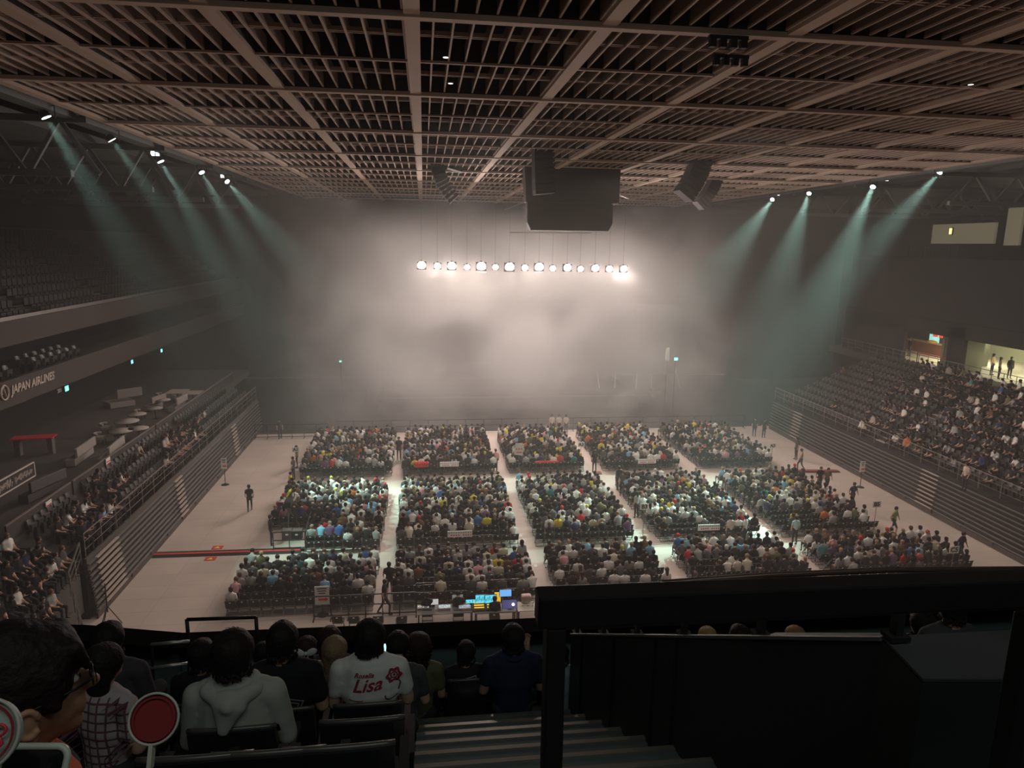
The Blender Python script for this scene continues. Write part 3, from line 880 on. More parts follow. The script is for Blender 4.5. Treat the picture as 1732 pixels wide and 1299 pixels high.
def exit_sign(px, py, x=None, y=None, label='', col=(0.1, .95, .62), s=.45):
    p = at_x(px, py, x) if x is not None else at_y(px, py, y)
    t = empty('exit_sign', p, 0, label, 'exit sign')
    b = MB(); b.box((0, 0, 0), (.12, s, s * .8) if x is not None else (s, .12, s * .8)); b.build('casing', BLACKMETAL, t)
    sg = 1 if (x is not None and x < 0) else -1
    if x is None: bb = MB(); bb.bar((0, .05, 0), (0, .05, -p.z), .04, .04); bb.build('pole', BLACKMETAL, t)
    b = MB(); b.box((sg * .065, 0, 0) if x is not None else (0, -.065, 0), (.02, s * .88, s * .66) if x is not None else (s * .88, .02, s * .66)); b.build('lit_panel', mat('exit_glow_%d' % int(col[2] * 100), col, emit=col, estr=2.6), t)
    # white running-figure pictogram
    b = MB(); W = lambda u, v: ((sg * .08, u * s, v * s) if x is not None else (u * s, -.08, v * s))
    b.bar(W(-.05, .05), W(.08, -.08), .012, .05 * s, up=(1, 0, 0)); b.bar(W(.05, -.03), W(.16, -.24), .012, .05 * s, up=(1, 0, 0)); b.bar(W(.02, -.05), W(-.14, -.2), .012, .05 * s, up=(1, 0, 0)); b.bar(W(-.05, .05), W(.1, .1), .012, .04 * s, up=(1, 0, 0))
    b.build('running_figure', mat('exit_white', (.9, 1, .95), emit=(.9, 1, .97), estr=3.0), t)
exit_sign(111, 657, x=-20.94, label='green exit sign glowing beside the airline lettering')
exit_sign(222, 612, x=-24.94, label='blue-green exit sign in the dark behind the lounge, nearer the lettering', col=(.1, .7, .85))
exit_sign(272, 593, x=-24.94, label='blue-green exit sign in the dark behind the lounge, nearer the stage', col=(.1, .7, .85))
exit_sign(1143, 607, y=63, label='tiny green exit light glowing through smoke to the right of the stage', s=.4)
exit_sign(576, 611, y=70, label='tiny faint exit light in smoke to the left of the stage', s=.25)
t = empty('notice_board', at_y(1129, 601, 63.5), 0, 'pale small notice board beside the green exit light in the smoke', 'notice board')
b = MB(); b.box((0, 0, 0), (.38, .05, 1.0)); b.build('panel', WHITE, t)
b = MB(); b.box((0, 0, .62), (.3, .05, .22)); b.build('header', WHITE, t)
b = MB(); b.bar((0, .04, .6), (0, .04, -t.location.z), .04, .04); b.build('pole', BLACKMETAL, t)

# ---------------------------------------------------------------- scoreboard and hung loudspeakers
BOXG = mat('speaker_black', (0.03, 0.028, 0.028), 0.7)
SBY = 45.0
def P(x, y, d=0.0): return at_y(x, y, SBY + d)
sb = empty('hanging_scoreboard', P(968, 300), 0, 'huge dark box-shaped scoreboard hanging unlit from the ceiling', 'scoreboard'); o0 = sb.location.copy()
b = MB()
up_ = [P(887, 268), P(1051, 268), P(1047, 345), P(890, 341)]; b.prism([q - o0 for q in up_], (0, 1.1, 0)); b.build('upper_screen_box', BOXG, sb)
b = MB(); lo_ = [P(892, 341, .25), P(1037, 345, .25), P(1036, 378, .25), P(1029, 391, .25), P(898, 389, .25), P(892, 376, .25)]; b.prism([q - o0 for q in lo_], (0, .7, 0)); b.build('lower_screen_box', BOXG, sb)
b = MB()
for u in (.12, .37, .63, .88):
    for v in (.2, .9):
        q = up_[0].lerp(up_[1], u) - o0; b.bar(q + Vector((0, v, -.05)), (q.x, q.y + v, GZ - o0.z), .06, .06)
b.build('hanging_cable', BLACKMETAL, sb)
FR = mat('pale_trim', (.55, .5, .46), .5)
b = MB(); b.bar(P(862, 393) - o0, P(1000, 394) - o0, .06, .05); b.bar(P(853, 355) - o0, P(889, 341) - o0, .08, .06); b.bar(P(1035, 345) - o0, P(1046, 344) - o0, .08, .06); b.build('edge_trim', FR, sb)
b = MB(); b.bar(P(1048, 329, 1) - o0, P(1064, 335, 1) - o0, .25, .12); b.build('side_bracket', FR, sb)

def line_array(x, y0, y1, ydist, bend, n, width, label, slim=1.0):
    """hung stack of boxes; bend>0 sweeps the foot to +X in metres"""
    top, bot = at_y(x, y0, ydist), at_y(x, y1, ydist); H = top.z - bot.z
    t = empty('line_array_speaker', top, 0, label, 'loudspeaker')
    b = MB(); b.box((bend * .1, 0, .14), (.7 * slim, width * .8, .12)); b.build('flying_frame', BLACKMETAL, t)
    b = MB()
    for s in (-1, 1): b.bar((0, s * .3, .18), (0, s * .3, GZ - top.z), .04, .04)
    b.build('hanging_chain', BLACKMETAL, t)
    sg = 1 if bend >= 0 else -1
    h = H / n
    for k in range(n):
        u = (k + .5) / n; xx = bend * u ** 2.2; sl = math.atan(bend * 2.2 * u ** 1.2 / H)
        b = MB(); R_ = Matrix.Rotation(-sl, 3, 'Y')
        d = .62 * slim
        pr = [(-d * .5, 0, -h * .47), (d * .5, 0, -h * (.47 if sg < 0 else .34)), (d * .5, 0, h * (.47 if sg < 0 else .34)), (-d * .5, 0, h * .47)]
        pr = [R_ @ Vector(q) + Vector((xx, -width / 2, -H * u)) for q in pr]
        b.prism(pr, (0, width, 0)); b.build('speaker_box', BOXG, t)
    return t
line_array(738, 262, 338, 46, 1.15, 12, 1.1, 'curved hanging line array loudspeaker to the left of the scoreboard', 1.3)
line_array(919, 222, 329, 38, .12, 12, 1.1, 'straight hanging line array loudspeaker in front of the scoreboard', 1.7)
line_array(1190, 240, 334, 40, -1.05, 12, 1.1, 'large curved hanging line array loudspeaker, nearer of the two right of the scoreboard', 1.7)
line_array(1214, 280, 350, 50, -1.3, 12, 1.0, 'slimmer curved hanging line array loudspeaker, farther of the two right of the scoreboard', 1.3)
def sub(x0, y0, x1, y1, yd, label, rot=0.0):
    p = at_y((x0 + x1) / 2, (y0 + y1) / 2, yd); w = abs(at_y(x1, y0, yd).x - at_y(x0, y0, yd).x) * .86; h = abs(at_y(x0, y1, yd).z - at_y(x0, y0, yd).z) * .86
    t = empty('hanging_subwoofer', p, 0, label, 'loudspeaker')
    b = MB(); b.box((0, 0, 0), (w, 1.1, h), ry=rot); b.build('cabinet', BOXG, t)
    b = MB()
    for s in (-1, 1): b.bar((s * w * .3, 0, h * .45), (s * w * .3, 0, GZ - p.z), .04, .04)
    b.bar((-w * .4, 0, h * .75), (w * .4, 0, h * .75), .1, .1); b.build('hanging_chain', BLACKMETAL, t)
sub(757, 264, 786, 291, 47, 'boxy hanging subwoofer beside the curved array left of the scoreboard', .25)
sub(1139, 246, 1168, 275, 41.5, 'boxy hanging subwoofer beside the larger curved array', -.1)
sub(931, 224, 944, 262, 39.5, 'slim boxy hanging subwoofer behind the straight array')
# flown moving lights up in the grid
for i, (x, y, yd) in enumerate([(1232, 64, 17.2), (1236, 96, 20)]):
    p = at_z(x, y, GZ - .12); t = empty('ceiling_fixture', p, 0, f"black lighting bar clamped under the ceiling beam, {'nearer' if i == 0 else 'farther'} one", 'light fixture')
    b = MB(); b.box((0, 0, 0), (.9, .12, .08)); b.build('bar', BLACKMETAL, t)
    for k in range(4):
        b = MB(); b.box((-.36 + .24 * k, 0, -.12), (.14, .14, .18)); b.build('lamp_head', BLACKMETAL, t)
for i, (x, y) in enumerate([(754, 97), (762, 141), (1642, 143)]):
    p = at_z(x, y, GZ + .1); t = empty('ceiling_spotlight', p, 0, f"small round white ceiling light, {ordn(i + 1)} away from the camera", 'ceiling light')
    b = MB(); b.lathe([(.09, 0), (.09, .16)]); b.build('casing', BLACKMETAL, t)
    b = MB(); b.lathe([(.075, -.01), (.075, 0)]); b.build('lens', mat('small_lens', (1, 1, 1), emit=(1, .95, .88), estr=1.2), t)

# ---------------------------------------------------------------- side floodlights, roof trusses
FLENS = mat('flood_lens', (1, 1, 1), emit=(.80, 1.0, .96), estr=12)
for i, (p, tg, k) in enumerate(FLOODS):
    left = p.x < 0; n = i if left else i - 5
    t = empty('floodlight', p, 0, f"white side floodlight throwing a pale green beam, {ordn(n + 1)} from the {'camera' if left else 'stage'} end, {'lounge' if left else 'crowded bank'} side", 'floodlight', 'side floodlights')
    d = (tg - p).normalized(); q = d.to_track_quat('-Z', 'Y').to_matrix()
    b = MB(); b.lathe([(.08, .34), (.17, .25), (.20, .06)]); b.v = [tuple(q @ Vector(v)) for v in b.v]; b.build('housing', BLACKMETAL, t)
    b = MB(); b.lathe([(.18, .05), (.17, .07)]); b.v = [tuple(q @ Vector(v)) for v in b.v]; b.build('lens', FLENS, t)
    b = MB(); b.bar((-.3, 0, 0), (-.3, 0, .5), .03, .03); b.bar((.3, 0, 0), (.3, 0, .5), .03, .03); b.bar((-.3, 0, .5), (.3, 0, .5), .03, .03); b.bar((0, 0, .5), (0, 0, GZ + .3 - p.z), .04, .04); b.build('yoke', BLACKMETAL, t)
for i, (x, y, w, X) in enumerate([(262, 257, .55, -15.6), (330, 278, .25, -15.6), (1317, 329, .22, 32.6), (1371, 318, .35, 33), (1500, 303, .3, 33), (376, 298, .3, -15.6)]):
    p = at_x(x, y, X); t = empty('wall_floodlight', p, 0, f"small square white work light under the roof edge, {ordn(i % 2 + 1 if i < 2 else i)} of its run, {'lounge' if X < 0 else 'crowded bank'} side", 'floodlight', 'small square lights at the roof edge')
    b = MB(); b.box((0, .1, 0), (w, .15, w)); b.build('casing', BLACKMETAL, t)
    b = MB()
    for k in range(2): b.box((0, 0, w * (.22 - .44 * k)), (w * .85, .06, w * .36))
    b.build('lamp_panel', mat('panel_glow', (1, 1, 1), emit=(.9, 1, 1), estr=2.2), t)
TR = mat('truss_steel', (.16, .17, .17), .6, .2)
for i in range(5):
    y = 24 + i * 9.2; t = empty('roof_truss', (-22, y, 20.6), 0, f"dark steel roof truss over the lounge side, {ordn(i + 1)} away from the camera", 'truss', 'roof trusses')
    for nm, a, c, w in (('top_chord', (-9, 0, .3), (8, 0, .3), .28), ('bottom_chord', (-9, 0, -1.9), (7.2, 0, -1.9), .28)):
        b = MB(); b.bar(a, c, w, w); b.build(nm, TR, t)
    for k in range(6):
        b = MB(); b.bar((-9 + 2.9 * k, 0, -1.9), (-7.6 + 2.9 * k, 0, .3), .16, .16); b.bar((-7.6 + 2.9 * k, 0, .3), (-6.2 + 2.9 * k, 0, -1.9), .16, .16); b.build('brace', TR, t)
for i in range(4):
    y = 34 + i * 9.2; t = empty('roof_truss', (44, y, 20.6), 0, f"dark steel roof truss over the crowded bank, {ordn(i + 1)} away from the camera", 'truss', 'roof trusses')
    for nm, a, c, w in (('top_chord', (-11, 0, .3), (9, 0, .3), .28), ('bottom_chord', (-10.2, 0, -1.5), (9, 0, -1.5), .28)):
        b = MB(); b.bar(a, c, w, w); b.build(nm, TR, t)
    for k in range(6):
        b = MB(); b.bar((-10 + 3 * k, 0, -1.5), (-8.5 + 3 * k, 0, .3), .16, .16); b.bar((-8.5 + 3 * k, 0, .3), (-7 + 3 * k, 0, -1.5), .16, .16); b.build('brace', TR, t)
b = MB(); b.box((-14.75, 45, GZ + .35), (.7, 76, .3)); struct(b.build('trim_4', TR))
b = MB(); b.box((32.4, 45, GZ + .35), (.7, 76, .3)); struct(b.build('trim_5', TR))

# ---------------------------------------------------------------- airline lettering on the suite fascia, banner
pj = at_x(46, 651, -20.98)
FTXT = mat('fascia_lettering', (.62, .52, .46), .6)
sgn = empty('fascia_sign', pj, 0, 'white JAPAN AIRLINES lettering with round emblem on the dark balcony fascia', 'sign')
y0_, y1_ = at_x(17, 663, -20.98).y, at_x(92, 638, -20.98).y
tx = text_obj('lettering', 'JAPAN AIRLINES', .62, FTXT, sgn, rot=(math.pi / 2, 0, math.pi / 2), extrude=.02, shear=.25, bold=.012)
tx.location = (0.02, (y0_ + y1_) / 2 - pj.y, 0)
wd = max(v.co.x for v in tx.data.vertices) - min(v.co.x for v in tx.data.vertices)
tx.scale = ((y1_ - y0_) / wd, 1, 1)
em = at_x(7, 666, -20.98) - pj
b = MB(); b.tube([(0.03, em.y + .33 * math.cos(a), em.z + .36 * math.sin(a) + .05) for a in [2 * math.pi * k / 28 for k in range(28)]], .045, 6, closed=True)
b.tube([(0.03, em.y + .18 * math.cos(a) - .05, em.z + .20 * math.sin(a) + .12) for a in [2.6 * k / 10 + 1.2 for k in range(11)]], .03, 6)
b.bar((0.03, em.y - .05, em.z + .25), (0.03, em.y + .08, em.z - .18), .03, .09, up=(1, 0, 0)); b.build('round_emblem', FTXT, sgn)
ex = text_obj('block_number', '203', .32, FTXT, sgn, extrude=.01, rot=(math.pi / 2, 0, math.pi / 2)); q = at_x(101, 661, -20.98); ex.location = q - sgn.location + Vector((-0.012, 0, 0))
# framed banner at the lounge edge
a, c = at_z(-20, 838, 5.0), at_z(57, 796, 5.0)
a = at_x(-20, 832, -17.9); c = at_x(57, 793, -17.9)
bn = empty('framed_banner', c, 0, 'white framed banner with brushed black lettering at the lounge edge', 'banner')
L = (a - c).length
b = MB(); b.box((0, -L / 2, 0), (.05, L, .62)); b.build('board', mat('banner_black', (.03, .03, .03), .8), bn)
b = MB()
for z in (-.32, .32): b.box((.02, -L / 2, z), (.07, L, .05))
for y in (0, -L): b.box((.02, y, 0), (.07, .05, .66))
b.build('frame', FTXT, bn)
rr = random.Random(3); b = MB()
for k in range(34):
    y = -L + .25 + k * (L - .5) / 34
    if k in (16, 17): continue
    b.bar((.04, y, rr.uniform(-.2, 0)), (.04, y + rr.uniform(.02, .14), rr.uniform(.02, .22)), .012, .045, up=(1, 0, 0))
    b.bar((.04, y - .05, rr.uniform(-.15, .15)), (.04, y + .1, rr.uniform(-.15, .15)), .012, .04, up=(1, 0, 0))
b.build('brushed_lettering', FTXT, bn)

# ---------------------------------------------------------------- lounge on the left
LZ = 3.7
TOPM = mat('pale_tabletop', (.40, .36, .32), .5); SOFA = mat('sofa_fabric', (.30, .27, .25), .8)
def lounge_table(px, py, rad, label, square=False, m=TOPM):
    p = at_z(px, py, LZ + .75); t = empty('lounge_table', (p.x, p.y, LZ), 0, label, 'table')
    b = MB()
    if square: b.box((0, 0, .74), (rad * 2, rad * 2.4, .05))
    else: b.lathe([(rad, .71), (rad, .755)], seg=28)
    b.build('tabletop', m, t)
    b = MB(); b.lathe([(.04, 0), (.04, .72)], seg=10); b.build('pedestal', BLACKMETAL, t)
    b = MB(); b.lathe([(rad * .5, 0), (rad * .5, .03)], seg=20); b.build('foot_plate', BLACKMETAL, t)
    return t
def chair_lounge(x, y, rz, label):
    t = empty('lounge_armchair', (x, y, LZ), rz, label, 'armchair', 'lounge armchairs')
    b = MB(); b.box((0, 0, .38), (.55, .5, .16)); b.build('seat', SOFA, t, bevel=.03)
    b = MB()
    b.tube([(.3 * math.cos(a), -.05 - .3 * math.sin(a), .62) for a in [math.pi * k / 8 for k in range(9)]], .075, 8); b.build('curved_back', SOFA, t)
    for sx in (-1, 1):
        for sy in (-1, 1):
            b = MB(); b.bar((sx * .22, sy * .2, 0), (sx * .22, sy * .2, .32), .03, .03); b.build('leg', BLACKMETAL, t)
NEAR = ['behind the red-topped counter', 'beside the square white booth', 'in front of the square white booth', 'nearest the lounge partition', 'farther down the lounge', 'close to the dark stage end', 'beside the pale cushions', 'under the blue-green exit signs']
for i, (px, py, r, sq) in enumerate([(214, 712, .75, 0), (231, 700, .6, 0), (234, 724, .6, 0), (262, 690, .5, 0), (300, 662, .7, 1), (326, 664, .6, 1), (205, 728, .7, 0), (276, 676, .5, 0)]):
    lounge_table(px, py, r, f"pale {'square' if sq else 'round'} lounge table {NEAR[(i + 3) % 8]}", sq)
    p = at_z(px, py, LZ + .75)
    if i not in (1, 7): chair_lounge(p.x - r - .45, p.y - .2, -math.pi / 2, f"grey rounded armchair at the lounge table {NEAR[(i + 3) % 8]}")
def booth(px0, py0, px1, py1, z, h, label, m=SOFA, w=.5):
    a, c = at_z(px0, py0, z), at_z(px1, py1, z); t = empty('booth_sofa', a * .5 + c * .5, 0, label, 'sofa'); t.location.z = LZ; o = t.location
    b = MB(); b.bar(Vector((a.x, a.y, LZ + h * .8)) - o, Vector((c.x, c.y, LZ + h * .8)) - o, .14, h * .5); b.build('backrest', m, t, bevel=.03)
    b = MB(); b.bar(Vector((a.x - w / 2 - .1, a.y, LZ + .25)) - o, Vector((c.x - w / 2 - .1, c.y, LZ + .25)) - o, w, .4); b.build('seat', m, t, bevel=.03)
booth(128, 764, 160, 742, LZ + .9, 1.0, 'pale slanted booth sofa back, nearer of the two along the lounge walkway')
booth(183, 762, 209, 740, LZ + .9, 1.0, 'pale slanted booth sofa back, farther of the two along the lounge walkway')
booth(198, 668, 240, 662, LZ + 1.0, 1.3, 'square pale booth with high back in the middle of the lounge', w=1.4)
booth(256, 676, 280, 668, LZ + .9, 1.0, 'grey booth sofa just past the square pale booth')
booth(298, 678, 316, 668, LZ + .9, 1.0, 'grey booth sofa at the dark stage end of the lounge')
booth(50, 822, 110, 796, LZ + .9, 1.0, 'dark grey booth sofa behind the framed banner', mat('dark_sofa', (.09, .085, .085), .8))
t = empty('red_counter', at_z(57, 738, LZ + 1.05), 0, 'counter with a glossy red top in the dark lounge', 'counter'); t.location.z = LZ
a = at_z(20, 741, LZ + 1.05) - t.location; c = at_z(93, 737, LZ + 1.05) - t.location
b = MB(); b.bar((a.x, a.y, 1.03), (c.x, c.y, 1.03), .9, .06); b.build('counter_top', mat('red_top', (.62, .05, .06), .4), t)
for f in (.12, .88):
    b = MB(); q = a.lerp(c, f); b.box((q.x, q.y, .5), (.3, .3, 1.0)); b.build('leg', METAL, t)
# glass-topped partition between the lounge and the seat rows
for i, (y0, y1, nm) in enumerate([(29.2, 34.6, 'nearest'), (34.8, 45.5, 'middle'), (45.7, 64, 'farthest')]):
    t = empty('lounge_partition', (-16.95, y0, 3.35), 0, f"dark solid partition with pale top rail between seat rows and lounge, {nm} section", 'partition', 'lounge partitions')
    b = MB(); b.box((0, (y1 - y0) / 2, .55), (.06, y1 - y0, 1.1)); b.build('panel', mat('partition_panel', (.05, .045, .043), .6), t)
    b = MB(); b.box((0, (y1 - y0) / 2, 1.13), (.09, y1 - y0, .05)); b.build('top_rail', RAILM, t)
# small hanging poster boards on the partition
for i, (px, py) in enumerate([(183, 784), (83, 858)]):
    p = at_x(px, py, -16.85); t = empty('poster_board', p, 0, f"small white poster with red print on the partition, {'farther' if i == 0 else 'nearer'} one", 'poster', 'posters on the lounge partition')
    b = MB(); b.box((0, 0, 0), (.03, .5, .62)); b.build('board', WHITE, t)
    b = MB(); b.box((.02, 0, .12), (.01, .4, .06)); b.box((.02, 0, -.05), (.01, .36, .16)); b.build('red_lettering', RED, t)
# suite seats behind the airline fascia
n = 0
for r_ in range(2):
    for k in range(16):
        y = 33.5 + k * .95 + r_ * .4; 
        if 33 < y < 60 and k not in (8, 9):
            o = bpy.data.objects.new('suite_chair', FS_ONE); COL.objects.link(o); o.location = (-22.0 - 1.1 * r_, y, 8.2); o.rotation_euler = (0, 0, -math.pi / 2); n += 1; o.scale = (1.25, 1.25, 1.25)
            tag(o, f"dark suite seat above the airline lettering, {'front' if r_ == 0 else 'rear'} row, {ordn(k + 1)} away from camera", 'seat', 'suite seats above the lettering')
b = MB()
for r_ in range(10):
    for k in range(70):
        if k % 18 in (16, 17): continue
        c = Vector((-21.9 - .85 * r_, 24 + k * .56, 11.2 + .5 * r_)); b.box(c + Vector((-.2, 0, .62)), (.08, .46, .5)); b.box(c + Vector((.02, 0, .42)), (.42, .44, .09))
tag(b.build('upper_tier_seats', mat('tier_seat', (.03, .029, .029), .6)), 'rows of dark seats in the shadowy upper tier over the lettering', 'seats', kind='stuff')
b = MB(); b.bar((-21.15, 10, 11.9), (-21.15, 84, 11.9), .05, .2); struct(b.build('trim_6', METAL))

# ---------------------------------------------------------------- right side: concourse openings
CX = 42.0
b = MB(); b.box(((RTOPX + CX) / 2, 44, RTOPZ - .3), (CX - RTOPX, 44, .6)); struct(b.build('floor_walkway', CONC))
fz = RTOPZ
ztop = 9.25
ya, yb = at_x(1531, 560, CX).y, at_x(1604, 575, CX).y
yc, yd = at_x(1632, 575, CX).y, at_x(1790, 590, CX).y
b = MB()
for y0, y1 in ((ya, 66), (yc, yb), (20, yd)):
    y0, y1 = min(y0, y1), max(y0, y1); b.box((CX + .15, (y0 + y1) / 2, fz + 1.8), (.3, y1 - y0, 3.6))
b.box((CX + .15, 43, ztop + .6), (.3, 46, 1.2)); struct(b.build('wall_concourse', mat('concourse_wall', (.028, .028, .027), .9)))
b = MB(); b.box((CX + 5, 44, fz - .15), (9.6, 44, .3)); struct(b.build('floor_concourse', mat('concourse_floor', (.55, .50, .40), .5)))
b = MB(); b.box((CX + 9.8, 44, fz + 1.8), (.2, 44, 4)); struct(b.build('wall_concourse_back', mat('cream_wall', (.40, .41, .30), .8)))
b = MB(); b.box((CX + 5, 44, ztop + .2), (9.4, 44, .2)); struct(b.build('ceiling_concourse', mat('cream_wall')))
b = MB(); b.box((CX + 2.5, yb + 1.0, fz + 1.6), (4.2, .25, 3.1)); struct(b.build('wall_concourse_column', mat('olive_wall', (.26, .27, .20), .8)))
b = MB(); b.box((CX + 1.2, (yc + yd) / 2 + 4.6, fz + 1.6), (1.8, .3, 3.1)); struct(b.build('wall_concourse_end', mat('olive_wall')))
for y in (ya - 2, yb + 1.5, yc - 3, yc - 9):
    area('concourse_light', (CX + 4.5, y, ztop - .1), (CX + 4.5, y, 0), 260, (1.0, .97, .66), 3, 2)
# kiosk in the first opening
kp = at_z(1572, 598, 6.65)
t = empty('snack_kiosk', (kp.x + .9, kp.y, fz), 0, 'brick-red snack counter lit up in the farther concourse doorway', 'kiosk')
b = MB(); b.box((-.5, 0, .48), (.7, 7, .96)); b.build('counter', mat('kiosk_red', (.50, .16, .10), .6), t)
b = MB(); b.box((-.5, 0, .99), (.85, 7.2, .06)); b.build('worktop', mat('kiosk_top', (.6, .5, .3), .5), t)
b = MB(); b.box((-.9, -.2, ztop - fz - .32), (.1, 3.2, .42)); b.build('sign_band', mat('kiosk_sign', (.8, .1, .2), emit=(1, .15, .25), estr=1.2), t)
b = MB()
for k in range(4): b.box((.1, -1.6 + k * .8, 1.75), (.1, .55, .45))
b.build('menu_board', mat('menu_red', (.7, .05, .04), emit=(1, .1, .06), estr=.7), t)
b = MB(); b.box((.9, 1.9, 1.0), (.6, .6, 1.7)); b.build('drinks_fridge', mat('fridge_glow', (.3, .8, .7), emit=(.35, .9, .8), estr=.9), t)
b = MB(); b.lathe([(.5, 0), (.42, .14), (.2, .22), (.02, .25)], (-.5, .4, 1.02)); b.build('food_tray', mat('food', (.8, .45, .12), .6), t)
# upper suite opening on the right
p0, p1 = at_x(1573, 380, CX + 2), at_x(1674, 412, CX + 2)
b = MB(); b.box((CX + 2.4, (p0.y + p1.y) / 2, (p0.z + p1.z) / 2), (.2, abs(p0.y - p1.y), abs(p0.z - p1.z))); struct(b.build('glow_panel_1', mat('suite_wall_glow', (.35, .32, .22), .8, emit=(.5, .45, .28), estr=.16)))  # interior wall panel, its glow stands in for the room light
q0, q1 = at_x(1700, 352, CX + 2), at_x(1716, 415, CX + 2)
b = MB(); b.box((CX + 2.4, (q0.y + q1.y) / 2, (q0.z + q1.z) / 2), (.2, abs(q0.y - q1.y), abs(q0.z - q1.z))); struct(b.build('glow_panel_2', mat('suite_wall_glow')))  # column face given the same stand-in glow
lp = at_x(1604, 391, CX + 1.9); t = empty('wall_lamp', lp, 0, 'small yellow lamp glowing on the wall of the upper suite opening', 'lamp')
b = MB(); b.box((.2, 0, 0), (.1, .2, .5)); b.build('shade', mat('yellow_glow', (1, .8, .3), emit=(1, .75, .3), estr=1.6), t)
b = MB(); b.box((.3, 0, 0), (.1, .3, .6)); b.build('bracket', BLACKMETAL, t)
b = MB(); b.box((CX - .2, 43, ztop + 3.2), (.4, 46, 5.2)); 
for y0, y1 in (): pass
b = MB(); zt = (p1.z - 1.2); b.box((CX + 1.0, 43, (ztop + 1.2 + zt) / 2), (1.6, 46, zt - ztop - 1.2)); struct(b.build('trim_7', mat('concourse_wall')))
rail('suite_railing', [(CX + .3, p1.y, zt), (CX + .3, p0.y, zt)], 1.0, 'dark railing in front of the dim upper suite opening', step=1.0, bars=1, mt=BLACKMETAL)
rail('walkway_railing', [(RTOPX + .1, 30, RTOPZ), (RTOPX + .1, 64, RTOPZ)], 1.0, 'metal railing along the walkway outside the lit doorways', step=1.1, bars=2, mt=METAL)
b = MB(); t = empty('queue_barrier', (CX - .35, 0, fz), 0, 'red belt queue barrier between the two lit doorways', 'barrier')
t.location.y = yc + 1.2
b.bar((0, 0, .95), (0, 3.4, .95), .03, .08); b.build('red_belt', RED, t)
for y in (0, 3.4):
    b = MB(); b.bar((0, y, 0), (0, y, 1.0), .05, .05); b.lathe([(.16, 0), (.16, .03)], (0, y, 0), 16); b.build('post', BLACKMETAL, t)
b = MB()
for k in range(11):
    x, z = RROWS[k]
    for i, y in ((0, 57.8 - 24.5 * .55), (1, 57.8 - 50.5 * .55)):
        b.box((x + .03, y, z + .01), (.05, 1.0, .03)); b.box((x + .43, y, z + .2), (.3, 1.0, .02))
struct(b.build('trim_8', mat('aisle_nosing')))

# ---------------------------------------------------------------- standing people on the arena floor
STAND = {}
for pose, k in [('stand', {}), ('walk', {}), ('walk', dict(shorts=True, wide=1.1)), ('stand', dict(female=True, wide=.9)), ('stand_bend', {}), ('stand', dict(sleeves=False))]:
    body, hair = make_variant(pose, .035, **k)
    for m in (SKIN, SHIRT, TROUSER, SHOE): body.materials.append(m)
    hair.materials.append(HAIR)
    STAND[pose + ''.join(sorted(k))] = (body, hair)
def stander(px, py, kind, deg, colr, label, z=0.0, s=1.0, hair=None):
    p = at_z(px, py, z); body, h = STAND[kind]
    if hair: h = h.copy(); h.materials.clear(); h.materials.append(hair)
    return person(body, h, p, math.radians(deg), colr, label, None, s)
K, W_, G = (.018, .018, .02), (.72, .70, .68), (.28, .28, .28)
stander(423, 865, 'walk', 10, K, 'person in black walking alone across the empty floor beside the bleacher')
stander(474, 742, 'stand', 200, (.06, .06, .06), 'person in dark suit standing at the barrier in the far floor corner')
a1 = stander(503, 791, 'stand', 100, K, 'person in black holding up the A1 board')
stander(497, 812, 'stand', 70, (.05, .05, .05), 'person in black standing just in front of the A1 board holder')
stander(493, 840, 'stand', -60, (.55, .42, .03), 'person in yellow jacket standing beside block B1')
stander(487, 866, 'stand_bend', -90, (.6, .5, .05), 'person in yellow vest bending behind the broadcast camera')
stander(459, 922, 'standsleeves', -75, K, 'person all in black operating the broadcast camera', s=1.03)
stander(675, 778, 'stand', 180, K, 'person in black standing in the leftmost aisle near the stage', s=1.08)
stander(687, 776, 'standfemalewide', 160, (.05, .05, .05), 'person in black top and pale trousers in the leftmost aisle')
stander(686, 812, 'standsleeves', 5, K, 'person in black standing at the left edge of block A2')
stander(683, 919, 'standsleeves', 5, K, 'person in long black clothes standing at the left edge of block B2', s=1.05)
stander(659, 1010, 'walkshortswide', 0, K, 'person in black tunic walking up the aisle between blocks C1 and C2', s=1.02)
stander(650, 1040, 'walk', -80, K, 'person in black walking sideways behind the rear barrier')
stander(627, 1022, 'stand', -10, (.35, .36, .30), 'person in pale top with bright patch at the right edge of block C1')
stander(838, 797, 'stand', 0, (.72, .36, .36), 'person in pink shirt and blue jeans in the aisle between blocks A2 and A3')
stander(882, 968, 'standfemalewide', 10, (.33, .40, .42), 'person in long patterned grey shirt in the aisle beside block C2', s=1.03)
stander(1346, 777, 'stand', 90, (.05, .05, .05), 'person in dark clothes standing below the far end of the crowded bank', s=1.05)
stander(1354, 796, 'walk', 60, (.50, .32, .24), 'person in beige walking just past the red floor strip')
stander(1385, 829, 'walk', 160, K, 'person in black, nearer the chairs of two walking side by side')
stander(1397, 831, 'walk', 170, (.13, .14, .12), 'person in dark green, nearer the bleacher of two walking side by side')
stander(1440, 858, 'walk', -170, (.03, .04, .07), 'person in navy walking away from the arrow stand')
stander(1509, 903, 'walkshortswide', -150, (.28, .32, .10), 'person in olive shirt and dark shorts walking past the B5 board')
stander(1561, 946, 'walkshortswide', -175, W_, 'person with red hair and white shirt walking near the C5 board', hair=mat('hair_red', (.5, .06, .05), .5))
stander(1621, 952, 'walk', -160, K, 'person in black shirt walking behind the C5 board', s=1.05)
stander(1343, 921, 'stand', 0, (.42, .62, .62), 'person in pale blue clothes standing behind block B5')
stander(1275, 738, 'stand', 170, (.05, .05, .05), 'person in dark clothes at the far floor corner right of the stage')
stander(1291, 740, 'stand', 190, (.04, .05, .05), 'person in black beside the far corner speaker stand')
